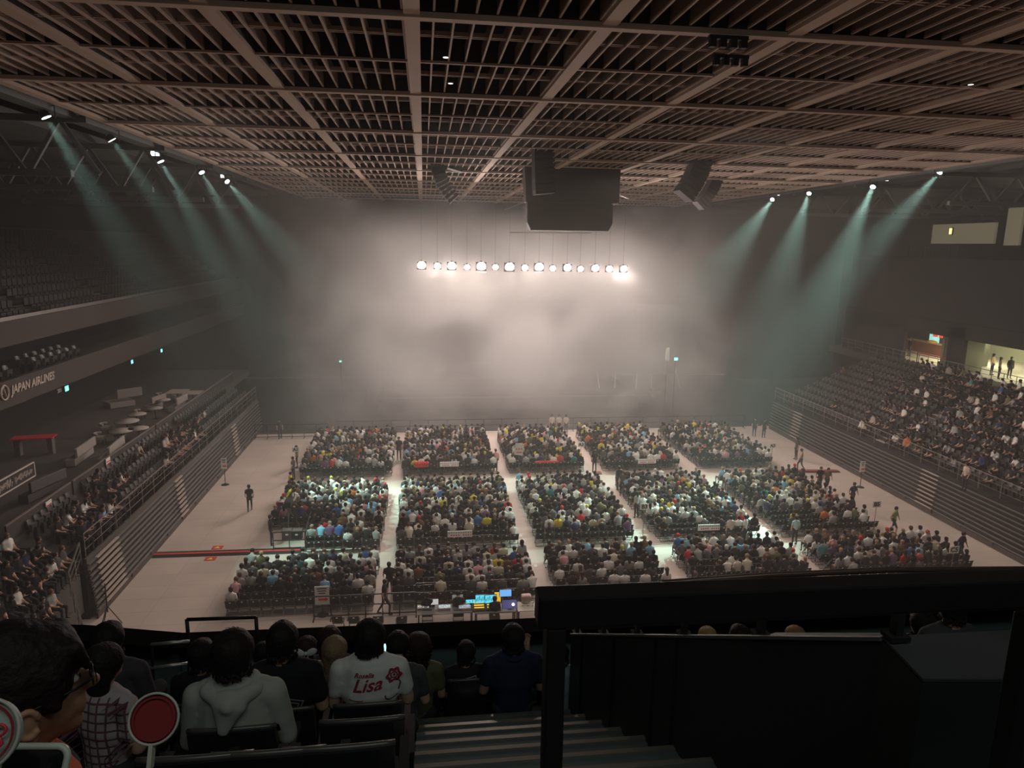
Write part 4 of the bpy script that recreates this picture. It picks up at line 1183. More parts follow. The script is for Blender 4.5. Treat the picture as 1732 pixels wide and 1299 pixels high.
stander(1046, 829, 'standsleeves', 10, K, 'person in black standing in the aisle between blocks A3 and A4')
stander(1052, 838, 'standfemalewide', 150, (.08, .08, .09), 'person in dark grey standing close behind another in the aisle by block B4')
stander(1076, 876, 'standfemalewide', 20, (.38, .37, .38), 'person in grey smock standing at the corner of block B4')
stander(1233, 921, 'stand', 10, (.62, .50, .48), 'person in pale pink top standing behind block B4')
stander(1258, 920, 'stand', 40, W_, 'person in white standing right behind block B4 beside the pink top')
stander(1005, 799, 'stand', 0, K, 'person in black standing at the end of the red fence by block A3')
for i, x in enumerate((933, 945, 957)):
    stander(x, 733, 'stand', 180, (.6, .58, .55), f"person in white standing at the stage barrier, {['leftmost', 'middle', 'rightmost'][i]} of three together")
# people on the walkway outside the concourse and in the bank
stander(1676, 634, 'standfemalewide', 200, (.50, .40, .22), 'person in tan shirt standing in the lit doorway nearest the camera', z=RTOPZ)
stander(1688, 641, 'standfemalewide', -120, (.30, .27, .12), 'person with a bag in the middle of three in the lit doorway', z=RTOPZ)
stander(1706, 640, 'standsleeves', 170, K, 'person in black with dark bag by the lit doorway', z=RTOPZ)
stander(1537, 602, 'standsleeves', 90, K, 'person in black standing at the edge of the kiosk doorway', z=RTOPZ)
p = at_z(232, 790, 3.05); stander(232, 795, 'stand_bend', -90, (.42, .38, .33), 'person in grey shirt standing and leaning among the seats by the lounge', z=3.05)
stander(1532, 690, 'stand', 90, (.62, .45, .42), 'person in pink shirt standing alone among empty seats of the crowded bank', z=RROWS[4][1])
stander(1630, 830, 'stand', 90, (.60, .50, .46), 'person in white shirt standing at the front of the crowded bank', z=RROWS[0][1] + .1)

# ---------------------------------------------------------------- boards on poles
SIGNT = mat('sign_black', (.03, .03, .03), .7)
def block_sign(px, py, zt, code, label, w=.5, h=.36, pole=True):
    p = at_z(px, py, zt); t = empty('block_sign', (p.x, p.y, 0), 0, label, 'sign')
    b = MB(); b.box((0, 0, zt), (w, .02, h)); b.build('board', WHITE, t)
    text_obj('lettering', code, .33, SIGNT, t, loc=(0, -.016, zt), rot=(math.pi / 2, 0, 0), extrude=.003, bold=.012)
    if pole:
        b = MB(); b.bar((0, .02, .03), (0, .02, zt - h / 2), .025, .025); b.build('pole', METAL, t)
        b = MB(); b.lathe([(.17, 0), (.15, .03)], seg=18); b.build('base_plate', BLACKMETAL, t)
    return t
block_sign(983, 752, 1.75, 'A3', 'white board reading A3 on a thin pole in the aisle')
block_sign(1090, 857, 1.85, 'B3', 'white board reading B3 on a thin pole in the aisle')
block_sign(1307, 754, 1.75, 'A5', 'white board reading A5 standing on the open floor beside block A5')
block_sign(1483, 853, 1.9, 'B5', 'white board reading B5 on a thin pole on the open floor')
block_sign(1614, 930, 1.75, 'C5', 'white board reading C5 on a thin pole near the rail')
p = at_z(502, 759, 1.45); s_ = block_sign(502, 759, 1.45, 'A1', 'white board reading A1 held up by a person in black', pole=False); s_.location.y = a1.location.y - .35; s_.location.x = a1.location.x
b = MB(); b.bar((0, .02, .9), (0, .02, 1.3), .025, .025); b.build('handle', METAL, s_)
def arrow_stand(px, pyb, H, label, w=.36, h=.75, text='2'):
    p = at_z(px, pyb, 0); t = empty('arrow_stand', p, 0, label, 'sign')
    b = MB(); b.box((0, 0, H - h / 2), (w, .03, h)); b.build('board', WHITE, t)
    b = MB(); b.box((0, -.02, H - h * .72), (w * .5, .012, h * .10)); b.prism([(w * .22, -.014, H - h * .60), (w * .42, -.014, H - h * .72), (w * .22, -.014, H - h * .84)], (0, -.012, 0)); b.build('red_arrow', mat('sign_red', (.75, .06, .05), .6), t)
    b = MB(); 
    for k in range(3): b.box((0, -.018, H - h * (.12 + .13 * k)), (w * (.7 - .12 * k), .006, h * .055))
    b.build('printed_lines', SIGNT, t)
    b = MB(); b.bar((0, .03, .03), (0, .03, H - h * .5), .035, .035); b.build('pole', BLACKMETAL, t)
    b = MB(); b.lathe([(.26, 0), (.22, .04)], seg=20); b.build('base_plate', BLACKMETAL, t)
arrow_stand(381, 820, 1.85, 'white board with red arrow on a pole near the lone walking person')
arrow_stand(1455, 824, 1.85, 'white board with red arrow on a pole below the crowded bank')
arrow_stand(546, 1040, 1.35, 'large white board with red arrow standing behind block C1', .62, .85)
# notice banners fixed to low fences between the blocks
def notice(px0, px1, py, z, label, h=.34, name='notice_banner', dots=True):
    a, c = at_z(px0, py, z), at_z(px1, py, z); t = empty(name, (a + c) / 2, 0, label, 'banner'); w = c.x - a.x
    b = MB(); b.box((0, 0, 0), (w, .03, h)); b.build('sheet', WHITE, t)
    b = MB(); n = int(w / .12)
    for k in range(n): b.box((-w / 2 + .08 + k * (w - .16) / max(1, n - 1), -.018, h * .22), (.07, .006, h * .2))
    b.build('black_lettering', mat('grey_print', (.25, .25, .25), .7), t)
    b = MB()
    for k in range(n): 
        if k % 5: b.box((-w / 2 + .08 + k * (w - .16) / max(1, n - 1), -.018, -h * .2), (.08, .006, h * .22))
    b.build('red_lettering', RED, t)
    b = MB()
    for s in (-1, 1): b.bar((s * w * .47, .03, h / 2), (s * w * .47, .03, -z + .01), .03, .03)
    b.build('post', BLACKMETAL, t)
notice(744, 776, 785, 1.0, 'white printed banner behind block A2')
notice(1079, 1110, 780, 1.0, 'white printed banner behind block A4')
notice(757, 799, 903, 1.0, 'white printed banner behind block B2')
notice(1180, 1218, 892, 1.0, 'white printed banner behind block B4')
t = empty('guide_placard', at_z(878, 760, 1.8), 0, 'tall white guide placard with round pictures held up above block A3', 'placard')
b = MB(); b.box((0, 0, 0), (.62, .03, .85), ry=.12); b.build('sheet', mat('placard_grey', (.5, .5, .47), .7), t)
b = MB()
for k in range(3): b.ell((-.17 + .17 * k, -.025, .03), (.065, .01, .065))
b.box((0, -.02, -.22), (.42, .01, .08)); b.build('round_pictures', RED, t)
b = MB(); b.bar((0, .02, -.4), (.02, .02, -1.78), .03, .03); b.build('pole', METAL, t)
t = empty('red_cloth', at_z(713, 784, .9), 0, 'bright red cloth laid over the chair backs behind block A2', 'cloth')
b = MB()
for k in range(6): b.ell((-.4 + .16 * k, 0, .02 * (k % 2)), (.14, .16, .13))
b.build('folded_cloth', mat('red_cloth', (.65, .04, .04), .8), t)
b = MB(); b.box((0, 0, -.15), (.95, .03, .25)); b.build('hanging_flap', mat('red_cloth'), t)
t = empty('red_fence', at_z(925, 781, .95), 0, 'low fence with red top strip behind block A3', 'fence')
b = MB(); b.box((0, 0, 0), (1.7, .05, .12)); b.build('top_strip', mat('red_cloth'), t)
for x in (-.82, 0, .82):
    b = MB(); b.bar((x, 0, -.06), (x, 0, -.94), .04, .04); b.build('post', BLACKMETAL, t)

# ---------------------------------------------------------------- cable ramps
def cable_ramp(px0, py0, px1, py1, label):
    a, c = at_z(px0, py0, 0), at_z(px1, py1, 0); t = empty('cable_ramp', (a.x, a.y, 0), 0, label, 'cable ramp'); d = Vector((c.x - a.x, c.y - a.y, 0)); n = Vector((-d.y, d.x, 0)).normalized()
    for s in (-1, 1):
        b = MB(); b.prism([n * s * .08 + Vector((0, 0, .005)), n * s * .38 + Vector((0, 0, .005)), n * s * .08 + Vector((0, 0, .05))], d); b.build('black_edge', BLACKMETAL, t)
    b = MB(); b.bar((0, 0, .03), d + Vector((0, 0, .03)), .17, .05); b.build('red_cover', RED, t)
cable_ramp(258, 939, 512, 931, 'long red and black cable ramp across the empty floor beside block C1')
cable_ramp(1330, 797, 1418, 797, 'red and black cable ramp across the floor beside block B5')
cable_ramp(1003, 800, 1017, 800, 'short red cable ramp crossing the aisle between blocks A3 and A4')
for i, (px, py) in enumerate([(368, 926), (356, 945)]):
    p = at_z(px, py, .012); t = empty('trip_warning_mat', p, 0, f"small red warning sheet with yellow triangle on the {'stage' if i == 0 else 'camera'} side of the long cable ramp", 'warning mat')
    b = MB(); b.box((0, 0, 0), (.55, .42, .012)); b.build('red_sheet', RED, t)
    b = MB(); b.prism([(-.15, -.12, .008), (.15, -.12, .008), (0, .14, .008)], (0, 0, .004)); b.build('yellow_triangle', mat('warn_yellow', (.7, .55, .05), .7), t)
for i, (px, py) in enumerate([(906, 957), (922, 958)]):
    p = at_z(px, py, .01); b = MB(); b.box((0, 0, 0), (.16, .3, .008)); tag(b.build('paper_sheet', WHITE, loc=p), f"white paper sheet taped to the aisle floor, {['nearer', 'farther from'][i]} block C2", 'paper')

# ---------------------------------------------------------------- barricades
def barricade(name, x0, x1, y, h, label, step=2.0, y1=None):
    t = empty(name, (x0, y, 0), 0, label, 'barricade'); y1 = y if y1 is None else y1; D = Vector((x1 - x0, y1 - y, 0))
    b = MB()
    for z in (h, h * .55, .12): b.bar((0, 0, z), D + Vector((0, 0, z)), .045, .045)
    b.build('rail', BLACKMETAL, t)
    n = max(1, round(D.length / step))
    for k in range(n + 1):
        q = D * k / n; b = MB(); b.bar(q, q + Vector((0, 0, h)), .04, .04); b.bar(q + Vector((0, -.3, .02)), q + Vector((0, .3, .02)), .05, .04); b.build('post', BLACKMETAL, t)
yb0 = at_z(900, 741, 0).y
barricade('stage_barricade', XL + .3, -8, at_z(470, 741, 0).y, 1.15, 'black barrier closing off the floor left of block A1', 1.0)
barricade('stage_barricade', -7.6, 28.8, yb0 + 2.2, 1.15, 'long black barrier between the first rows and the stage', 1.6)
b = MB(); b.box((8.5, (yb0 + 2.7 + 85) / 2, .012), (60, 85 - yb0 - 2.7, .024)); struct(b.build('floor_dark_sheet', mat('dark_floor_sheet', (.02, .018, .018), .95)))  # dark sheet added to darken the floor in front of the stage
# front of house enclosure
fy = at_z(600, 1052, 0).y
barricade('rear_barricade', at_z(528, 1058, 0).x, at_z(704, 1052, 0).x, fy + .4, 1.05, 'black pipe barricade behind block C1 next to the mixing desks', .75)
barricade('rear_barricade', at_z(704, 1052, 0).x, at_z(905, 1052, 0).x, fy + 1.5, .9, 'black pipe barricade running in front of the mixing desks', .75)
for i, px in enumerate((573, 600, 640, 679)):
    p = at_z(px, 1066, 0); folding_chair((p.x, p.y, 0), math.radians(4 * (i - 1)), f"spare black folding chair behind the rear barricade, {ordn(i + 1)} from its open end", 'spare chairs behind the barricade', True)
TBL = mat('desk_top', (.12, .115, .11), .6)
def desk(px0, px1, py, label, m=TBL):
    a, c = at_z(px0, py, .78), at_z(px1, py, .78); t = empty('mixing_desk_table', ((a.x + c.x) / 2, a.y, 0), 0, label, 'table'); w = c.x - a.x
    b = MB(); b.box((0, 0, .765), (w, .8, .03)); b.build('tabletop', m, t)
    for sx in (-1, 1):
        b = MB(); b.box((sx * (w / 2 - .05), 0, .375), (.05, .7, .75)); b.build('leg_panel', BLACKMETAL, t)
    return t, w
t1, w1 = desk(706, 800, 1032, 'long black table with control boxes at the left of the desk area')
t2, w2 = desk(803, 872, 1030, 'black table carrying the lit mixing console')
t3, w3 = desk(874, 912, 1026, 'pale table with papers and plants at the end of the desk area', mat('pale_desk', (.45, .42, .38), .6))
SCR = mat('screen_teal', (.1, .5, .6), emit=(.10, .62, .80), estr=1.1)
SCRB = mat('screen_blue', (.1, .3, .7), emit=(.16, .42, .85), estr=1.0)
SCRW = mat('screen_white', (.8, .8, .8), emit=(.7, .75, .75), estr=.5)
AMB = mat('fader_glow', (.8, .5, .05), emit=(1.0, .58, .04), estr=.75)
DARKS = mat('screen_bar', (.01, .05, .09), .5)
def monitor(px, py, z, w, h, label, sm, bars=0, tilt=.2, y=None):
    p = at_z(px, py, z); t = empty('desk_monitor', (p.x, p.y, z - h / 2), 0, label, 'monitor')
    b = MB(); b.box((0, .02, h / 2), (w + .04, .03, h + .04), rx=-tilt); b.build('frame', BLACKMETAL, t)
    b = MB(); b.box((0, -.005, h / 2), (w, .02, h), rx=-tilt); scr = b.build('screen', sm, t)
    if bars:
        b = MB()
        for k in range(bars): b.box((-w * .42 + k * w * .84 / (bars - 1), -.024, h * (.42 + .12 * ((k * 7) % 3))), (w * .05, .012, h * (.35 + .1 * (k % 3))), rx=-tilt)
        b.build('level_bars', DARKS, scr)
    b = MB(); b.box((0, .05, -.06), (w * .3, .12, .10)); b.build('stand', BLACKMETAL, t)
monitor(814, 1013, 1.12, .48, .33, 'teal lit mixer screen, left of the pair', SCR, 7)
monitor(830, 1013, 1.12, .48, .33, 'teal lit mixer screen, right of the pair', SCR, 6)
monitor(855, 1003, 1.38, .50, .28, 'blue monitor raised above the mixing console', SCRB)
monitor(862, 1022, 1.0, .62, .36, 'dark bluish monitor to the right of the console', mat('screen_dim', (.05, .06, .14), emit=(.10, .10, .30), estr=.5), 0, .5)
monitor(797, 1017, 1.0, .45, .14, 'small strip of teal displays beside the console', SCR, 4, .5)
monitor(733, 1018, 1.0, .42, .22, 'small white monitor on the black table', SCRW, 0, .3)
monitor(774, 1011, 1.05, .46, .26, 'grey rack monitor full of small panels on the black table', mat('screen_grey', (.4, .4, .4), emit=(.5, .5, .5), estr=.25), 5, .4)
t = empty('mixing_console', at_z(822, 1026, .84), 0, 'mixing console with glowing amber fader banks', 'mixing console')
b = MB(); b.box((0, 0, 0), (1.2, .55, .10), rx=.2); b.build('desk_body', BLACKMETAL, t)
for k in range(2):
    b = MB()
    for r_ in range(3): b.box((-.3 + .55 * k, -.16 + .15 * r_, .06 + .03 * r_), (.42, .06, .02), rx=.2)
    b.build('fader_bank', AMB, t)
b = MB(); b.box((.52, .25, .28), (.26, .05, .42)); b.build('amber_side_panel', AMB, t)
b = MB(); b.box((.35, .2, .30), (.22, .02, .1)); b.build('button_strip', SCR, t)
t = empty('desk_lamp', at_z(868, 1026, .95), 0, 'small warm desk lamp at the right of the console', 'lamp')
b = MB(); b.ell((0, 0, .1), .06, seg=12); b.build('bulb', mat('warm_bulb', (1, .8, .5), emit=(1, .75, .45), estr=4), t)
b = MB(); b.bar((0, 0, -.15), (0, 0, .06), .02, .02); b.build('stem', BLACKMETAL, t)
rr = random.Random(9)
NM = [('control_box', 'grey control box with tiny buttons on the black table'), ('laptop', 'open pale laptop lying on the black table'), ('radio_receiver', 'flat white receiver unit on the black table')]
for i, px in enumerate((716, 752, 786)):
    p = at_z(px, 1027, .83); t = empty(NM[i][0], p, 0, NM[i][1], NM[i][0].replace('_', ' '))
    b = MB(); b.box((0, 0, 0), (.5, .3, .07)); b.build('casing', [mat('ctrl_grey', (.35, .34, .32), .5), WHITE, WHITE][i], t)
    b = MB()
    for k in range(5): b.box((-.2 + .1 * k, rr.uniform(-.1, .1), .045), (.05, .05, .02))
    b.build('buttons', [SCRW, SCR, SCRB][i], t)
p = at_z(890, 1011, .98); t = empty('chair_cushion_box', p, 0, 'pinkish square box on the pale table', 'box'); b = MB(); b.box((0, 0, 0), (.42, .3, .26)); b.build('box_body', mat('pinkbox', (.5, .34, .3), .7), t, bevel=.03); b = MB(); b.box((0, 0, .14), (.3, .2, .02)); b.build('box_lid', mat('pinklid', (.6, .45, .4), .7), t)
for i, px in enumerate((884, 893, 901)):
    p = at_z(px, 1022, .86); t = empty('small_pot_plant', p, 0, f"tiny green plant on the pale table, {ordn(i + 1)} from the console", 'plant')
    b = MB(); b.lathe([(.03, -.07), (.045, 0)], seg=12); b.build('pot', WHITE, t)
    b = MB()
    for k in range(7):
        a = k * .9; b.prism([(0, 0, 0), (.03 * math.cos(a + .5), .03 * math.sin(a + .5), .07), (.09 * math.cos(a), .09 * math.sin(a), .12)], (0, 0, .006))
    b.build('leaves', mat('leaf', (.08, .3, .08), .6), t)
# crew at the desks
for i, (px, py, l, rot) in enumerate([(723, 1052, 'person in black seated at the long table, nearest the barricade', 0), (775, 1052, 'person in dark clothes seated at the middle of the long table', 0), (836, 1058, 'person in black seated at the mixing console', -10)]):
    p = at_z(px, py, 0); body, hair, _k = VARS[i % 2]; person(body, hair, (p.x, p.y - .1, .05), math.radians(rot), K, l, None, 1.05)
    folding_chair((p.x, p.y - .12, 0), math.radians(rot), f"black folding chair at the desk area, {ordn(i + 1)} from the barricade", 'chairs at the mixing desks', True)

# ---------------------------------------------------------------- broadcast camera position by block B1
cp = at_z(487, 898, 0)
t = empty('broadcast_camera', (cp.x, cp.y, 0), 0, 'black broadcast camera with long lens on a tripod beside block B1', 'camera')
b = MB(); b.box((.1, .1, 1.65), (.35, .8, .35)); b.build('camera_body', BLACKMETAL, t)
b = MB(); b.tube([(.1, .5, 1.65), (.1, .95, 1.65), (.1, 1.2, 1.67)], [.13, .16, .18], 14); b.build('lens', BLACKMETAL, t)
b = MB(); b.box((-.25, -.35, 1.72), (.3, .05, .22)); b.build('viewfinder', BLACKMETAL, t)
b = MB(); b.lathe([(.12, 1.2), (.10, 1.46)], (.1, .1, 0), 14); b.build('pan_head', METAL, t)
for a in (0.5, 2.6, 4.7):
    b = MB(); b.bar((.1, .1, 1.25), (.1 + .6 * math.cos(a), .1 + .6 * math.sin(a), .02), .05, .05); b.build('leg', METAL, t)
t = empty('jib_crane', (cp.x + .9, cp.y + 2.2, 0), 0, 'dark flat monitor desk beside the broadcast camera', 'desk')
t.name = 'monitor_desk'
b = MB(); b.box((0, 0, .95), (1.6, .7, .06), ry=-.15); b.build('desk_top', mat('desk_blue', (.05, .055, .07), .5), t)
b = MB(); b.bar((-.6, 0, 0), (-.6, 0, .85), .06, .06); b.bar((.6, 0, 0), (.6, 0, 1.0), .06, .06); b.build('legs', BLACKMETAL, t)
for i, px in enumerate((487, 503)):
    q = at_z(px, 912, 0); t = empty('flight_case', (q.x, q.y, 0), 0, f"{'brown' if i == 0 else 'dark'} flight case below the broadcast camera", 'case')
    b = MB(); b.box((0, 0, .3), (.55, .4, .5)); b.build('case_body', mat('case_brown', (.10, .07, .055), .6) if i == 0 else BLACKMETAL, t, bevel=.02)
    b = MB(); b.box((0, 0, .56), (.56, .41, .03)); b.build('lid_edge', METAL, t)
    b = MB(); b.box((0, -.21, .35), (.14, .02, .08)); b.build('latch', WHITE, t)
q = at_z(463, 931, 0)
barricade('camera_barricade', q.x, at_z(516, 931, 0).x, q.y, 1.0, 'black barrier around the broadcast camera position', .9)
barricade('camera_barricade', at_z(517, 932, 0).x, at_z(535, 862, 0).x, q.y, 1.0, 'barrier running along block B1 beside the broadcast camera', .9, at_z(535, 862, 0).y)
q = at_z(181, 1046, 0); t = empty('speaker_tripod', (XL + .9, 29.0, 0), 0, 'dark folded tripod stand at the near end of the bleacher', 'tripod')
for a in (0.2, 2.3, 4.4):
    b = MB(); b.bar((0, 0, .9), (.5 * math.cos(a), .5 * math.sin(a), .02), .03, .03); b.build('leg', BLACKMETAL, t)
b = MB(); b.bar((0, 0, .6), (0, 0, 1.9), .04, .04); b.build('pole', BLACKMETAL, t)

# ---------------------------------------------------------------- the upper stand the camera sits in
from mathutils.bvhtree import BVHTree
ROWY = [6.3, 5.45, 4.6, 3.75, 2.9, 2.05, 1.2, 0.35]
def FZ(y): return 14.82 - 0.595 * y
STEP = mat('step_concrete', (.10, .125, .12), .55, noise=.2, nscale=3)
EDGE = mat('step_edge_metal', (.42, .38, .34), .3, .7)
b = MB()
for y in ROWY:
    z = FZ(y)
    b.box((-3.1, y, z - .6), (6.2, .85, 1.2)); b.box((5.2, y, z - .6), (7.0, .85, 1.2))
struct(b.build('floor_stand_rows', mat('stand_concrete', (.045, .047, .047), .8)))
b = MB(); e = MB()
for k in range(16):
    y = 6.3 + .425 - .2125 - k * .425; z = FZ(y) + .20
    b.box((.80, y, z - .6), (1.78, .425, 1.2), 0)
    e.box((.80, y + .19, z + .006), (1.78, .035, .016), 0)
    e.box((.80, y + .09, z + .004), (1.78, .012, .010), 0)
struct(b.build('stairs_aisle', STEP)); struct(e.build('trim_9', EDGE))
# parapet
PZ = 12.0
PM = mat('parapet_cap', (.006, .0055, .0055), .95, spec=.05); PT = mat('parapet_panel', (.10, .145, .145), .45)
pp = [at_z(x, y, PZ) for x, y in ((-260, 1047), (0, 1053), (150, 1057), (309, 1070), (560, 1060), (905, 1045))]
d = (pp[-1] - pp[-2]).normalized(); pp.append(pp[-1] + d * 6)
b = MB(); c = MB()
for i in range(len(pp) - 1):
    n = Vector((-(pp[i + 1] - pp[i]).y, (pp[i + 1] - pp[i]).x, 0)).normalized()
    b.bar(pp[i] - n * .14 - Vector((0, 0, .04)), pp[i + 1] - n * .14 - Vector((0, 0, .04)), .28, .08)
    c.bar(pp[i] - n * .05 - Vector((0, 0, .75)), pp[i + 1] - n * .05 - Vector((0, 0, .75)), .08, 1.35)
struct(b.build('trim_10', PM)); struct(c.build('wall_parapet', PT))
def simple_rail(name, segs, r, m, label, part='rail_bar', cat='railing', grp=None):
    o = Vector(segs[0][0]); t = empty(name, o, 0, label, cat, grp)
    for a, c in segs:
        b = MB(); b.tube([Vector(a) - o, Vector(c) - o], r, 10); b.build(part, m, t)
    return t
a, c = at_y(748, 1060, 6.95), at_y(905, 1055, 6.95)
t = simple_rail('parapet_handrail', [(a, c + (c - a) * 3)], .018, mat('handrail_copper', (.45, .30, .25), .3, .7), 'thin copper-lit handrail in front of the two people beside the aisle')
b = MB(); b.bar((0, 0, 0), (0, -.05, -1.0), .03, .03); b.build('post', BLACKMETAL, t)
a = at_y(316, 1048, 6.7); c = at_y(433, 1044, 6.7)
simple_rail('parapet_hoop', [(a, c), (a, a - Vector((0, 0, .42))), (c, c - Vector((0, 0, .42)))], .018, BLACKMETAL, 'thin black rectangular frame standing up from the parapet', 'frame_bar', 'frame')
for i, (x0, y0, x1, y1) in enumerate(((256, 1090, 320, 1085), (250, 1131, 320, 1122))):
    a, c = at_y(x0, y0, 6.2), at_y(x1, y1, 6.2); t = simple_rail('aisle_handrail', [(a, c)], .016, mat('rail_steel', (.5, .5, .48), .3, .7), f"short pale steel handrail against the dark parapet, {'upper' if i == 0 else 'lower'} bar", 'grip_bar')
    b = MB(); b.bar((0, 0, 0), (-.03, .02, -.9 + .4 * i), .02, .02); b.build('bracket', BLACKMETAL, t)

# stair side wall to the right of the aisle and its railing
def wp(x, y, Y): return at_y(x, y, Y)
top = [wp(966, 1074, 5.9), wp(1010, 1075, 5.2), wp(1065, 1076, 4.5), wp(1143, 1078, 3.8), wp(1270, 1080, 3.05), wp(1492, 1083, 2.35)]
b = MB(); SW = mat('stair_wall', (.030, .031, .033), .5)
for i in range(len(top) - 1):
    p, q = top[i], top[i + 1]; n = Vector(((q - p).y, -(q - p).x, 0)).normalized()
    if n.x < 0: n = -n
    dn = Vector((0, 0, -2.2)); w = n * .16
    b.add([p, q, q + w, p + w, p + dn, q + dn, q + w + dn, p + w + dn], [(0, 1, 2, 3), (0, 4, 5, 1), (1, 5, 6, 2), (2, 6, 7, 3), (3, 7, 4, 0)])
lg = [wp(1492, 1083, 2.35), wp(1560, 1155, 2.05), wp(1790, 1156, 1.95), wp(1790, 1072, 2.55)]
zl = lg[0].z
lg = [at_z(x, y, zl) for x, y in ((1492, 1083), (1560, 1156), (1800, 1157), (1800, 1068))]
b.prism(lg, (0, 0, -2.4)); struct(b.build('wall_stair_side', SW))
b = MB(); b.prism([q + Vector((0, 0, .006)) for q in lg], (0, 0, .012)); struct(b.build('trim_11', mat('ledge_top_lit', (.055, .06, .062), .4)))  # paler than the wall, light on the ledge put into its colour
b = MB()
for f, s in ((0, .45), (1, .55), (3, .02), (2, .6)):
    p = top[f].lerp(top[f + 1], s) + Vector((-.004, -.004, -.02)); b.bar(p, p - Vector((0, 0, 1.6)), .006, .012)
struct(b.build('trim_12', BLACK))
b = MB()
for i in range(len(top) - 1): b.bar(top[i] + Vector((0, 0, .008)), top[i + 1] + Vector((0, 0, .008)), .03, .015)
struct(b.build('trim_13', mat('wall_edge', (.16, .16, .155), .35, .3)))
t = empty('stair_railing', top[0], 0, 'black railing with short posts on top of the stair side wall', 'railing'); o = t.location.copy()
for p in top[:-1] + [wp(1496, 1085, 2.3), wp(1732, 1110, 2.2)]:
    b = MB(); q = p - o + Vector((.06, .02, 0)); b.bar(q, q + Vector((0, 0, .24)), .045, .03); b.box(q + Vector((0, 0, .01)), (.08, .07, .02)); b.build('post', BLACKMETAL, t)
b = MB(); pr = [p - o + Vector((.06, .02, .24)) for p in top]
for i in range(len(pr) - 1): b.bar(pr[i], pr[i + 1], .04, .04)
b.build('top_rail', BLACKMETAL, t)
# heavy black guard bar right in front of the camera
GB = mat('guard_black', (.012, .011, .011), .42)
A_, B_ = at_y(908, 1000, 1.62), at_y(1732, 970, 1.62); B_ = B_ + (B_ - A_) * .35
t = empty('guard_bar', A_, 0, 'heavy black guard rail close to the camera with a thick upright at its end', 'railing')
d = B_ - A_
b = MB(); b.bar((0, 0, -.045), d + Vector((0, 0, -.045)), .07, .088); b.build('top_beam', GB, t, bevel=.008)
pl = at_y(938, 1066, 1.62) - A_
b = MB(); b.bar(pl + Vector((0, 0, .02)), pl + Vector((0, -.02, -1.1)), .062, .05); b.build('end_post', GB, t, bevel=.005)
b = MB(); b.tube([at_y(1120, 986, 1.75) - A_, at_y(1300, 973, 1.8) - A_, at_y(1500, 964, 1.85) - A_, at_y(1760, 962, 1.9) - A_], .009, 8); b.build('lit_edge_tube', mat('lit_edge_tube', (.10, .06, .05), .3, .3), t)  # warm tone of the tube stands in for a lit edge
pl2 = at_y(1742, 1040, 1.62) - A_
b = MB(); b.bar(pl2, pl2 + Vector((0, 0, -1.0)), .06, .05); b.build('far_post', GB, t, bevel=.005)

# ---------------------------------------------------------------- stand seats
SEATF = mat('stand_seat_black', (.016, .016, .017), .38, spec=.5); SEATEDGE = mat('seat_edge_lit', (.075, .065, .06), .3, spec=.6)  # paler top edge has the light along it put into the colour
def stand_seat_mesh():
    bk = MB(); n = 8
    for i in range(n):
        a0 = -1 + 2 * i / n; a1 = -1 + 2 * (i + 1) / n
        f = lambda a: -.20 - .035 * (1 - a * a)
        bk.prism([(a0 * .235, f(a0), .34), (a1 * .235, f(a1), .34), (a1 * .225, f(a1) - .09, .90 + .02 * (1 - a1 * a1)), (a0 * .225, f(a0) - .09, .90 + .02 * (1 - a0 * a0))], (0, .045, 0))
    ed = MB(); ed.tube([(.228 * a, -.265 - .035 * (1 - a * a), .905 + .02 * (1 - a * a)) for a in [-1 + k / 5 for k in range(11)]], .014, 8)
    st = MB(); st.box((0, 0, .42), (.44, .42, .08)); st.box((0, .04, .37), (.36, .3, .04))
    am = MB(); am.box((-.255, -.02, .60), (.045, .34, .04)); am.box((-.255, -.12, .30), (.035, .08, .62))
    am2 = MB(); am2.box((.255, -.02, .60), (.045, .34, .04)); am2.box((.255, -.12, .30), (.035, .08, .62))
    hk = MB(); hk.box((0, -.275, .885), (.09, .02, .022))
    return [('backrest', bk.mesh('backrest', SEATF)), ('top_edge', ed.mesh('top_edge', SEATEDGE)), ('seat', st.mesh('seat', SEATF)), ('armrest', am.mesh('armrest', SEATF)), ('armrest', am2.mesh('armrest', SEATF)), ('number_plate', hk.mesh('number_plate', METAL))]
SSM = stand_seat_mesh()
def stand_seat(x, y, label, rz=0, dz=-0.05, sx=None):
    t = empty('stand_seat', (x, y, FZ(min(ROWY, key=lambda r: abs(r - y))) + dz), rz, label, 'seat', 'black folding seats of the upper stand'); t.scale = (sx or (.80 if y > 6 else 1.0), 1, 1)
    for nm, me in SSM:
        o = bpy.data.objects.new(nm, me); COL.objects.link(o); o.parent = bk if nm in ('top_edge', 'number_plate') else t
        if nm == 'backrest': bk = o
    return t

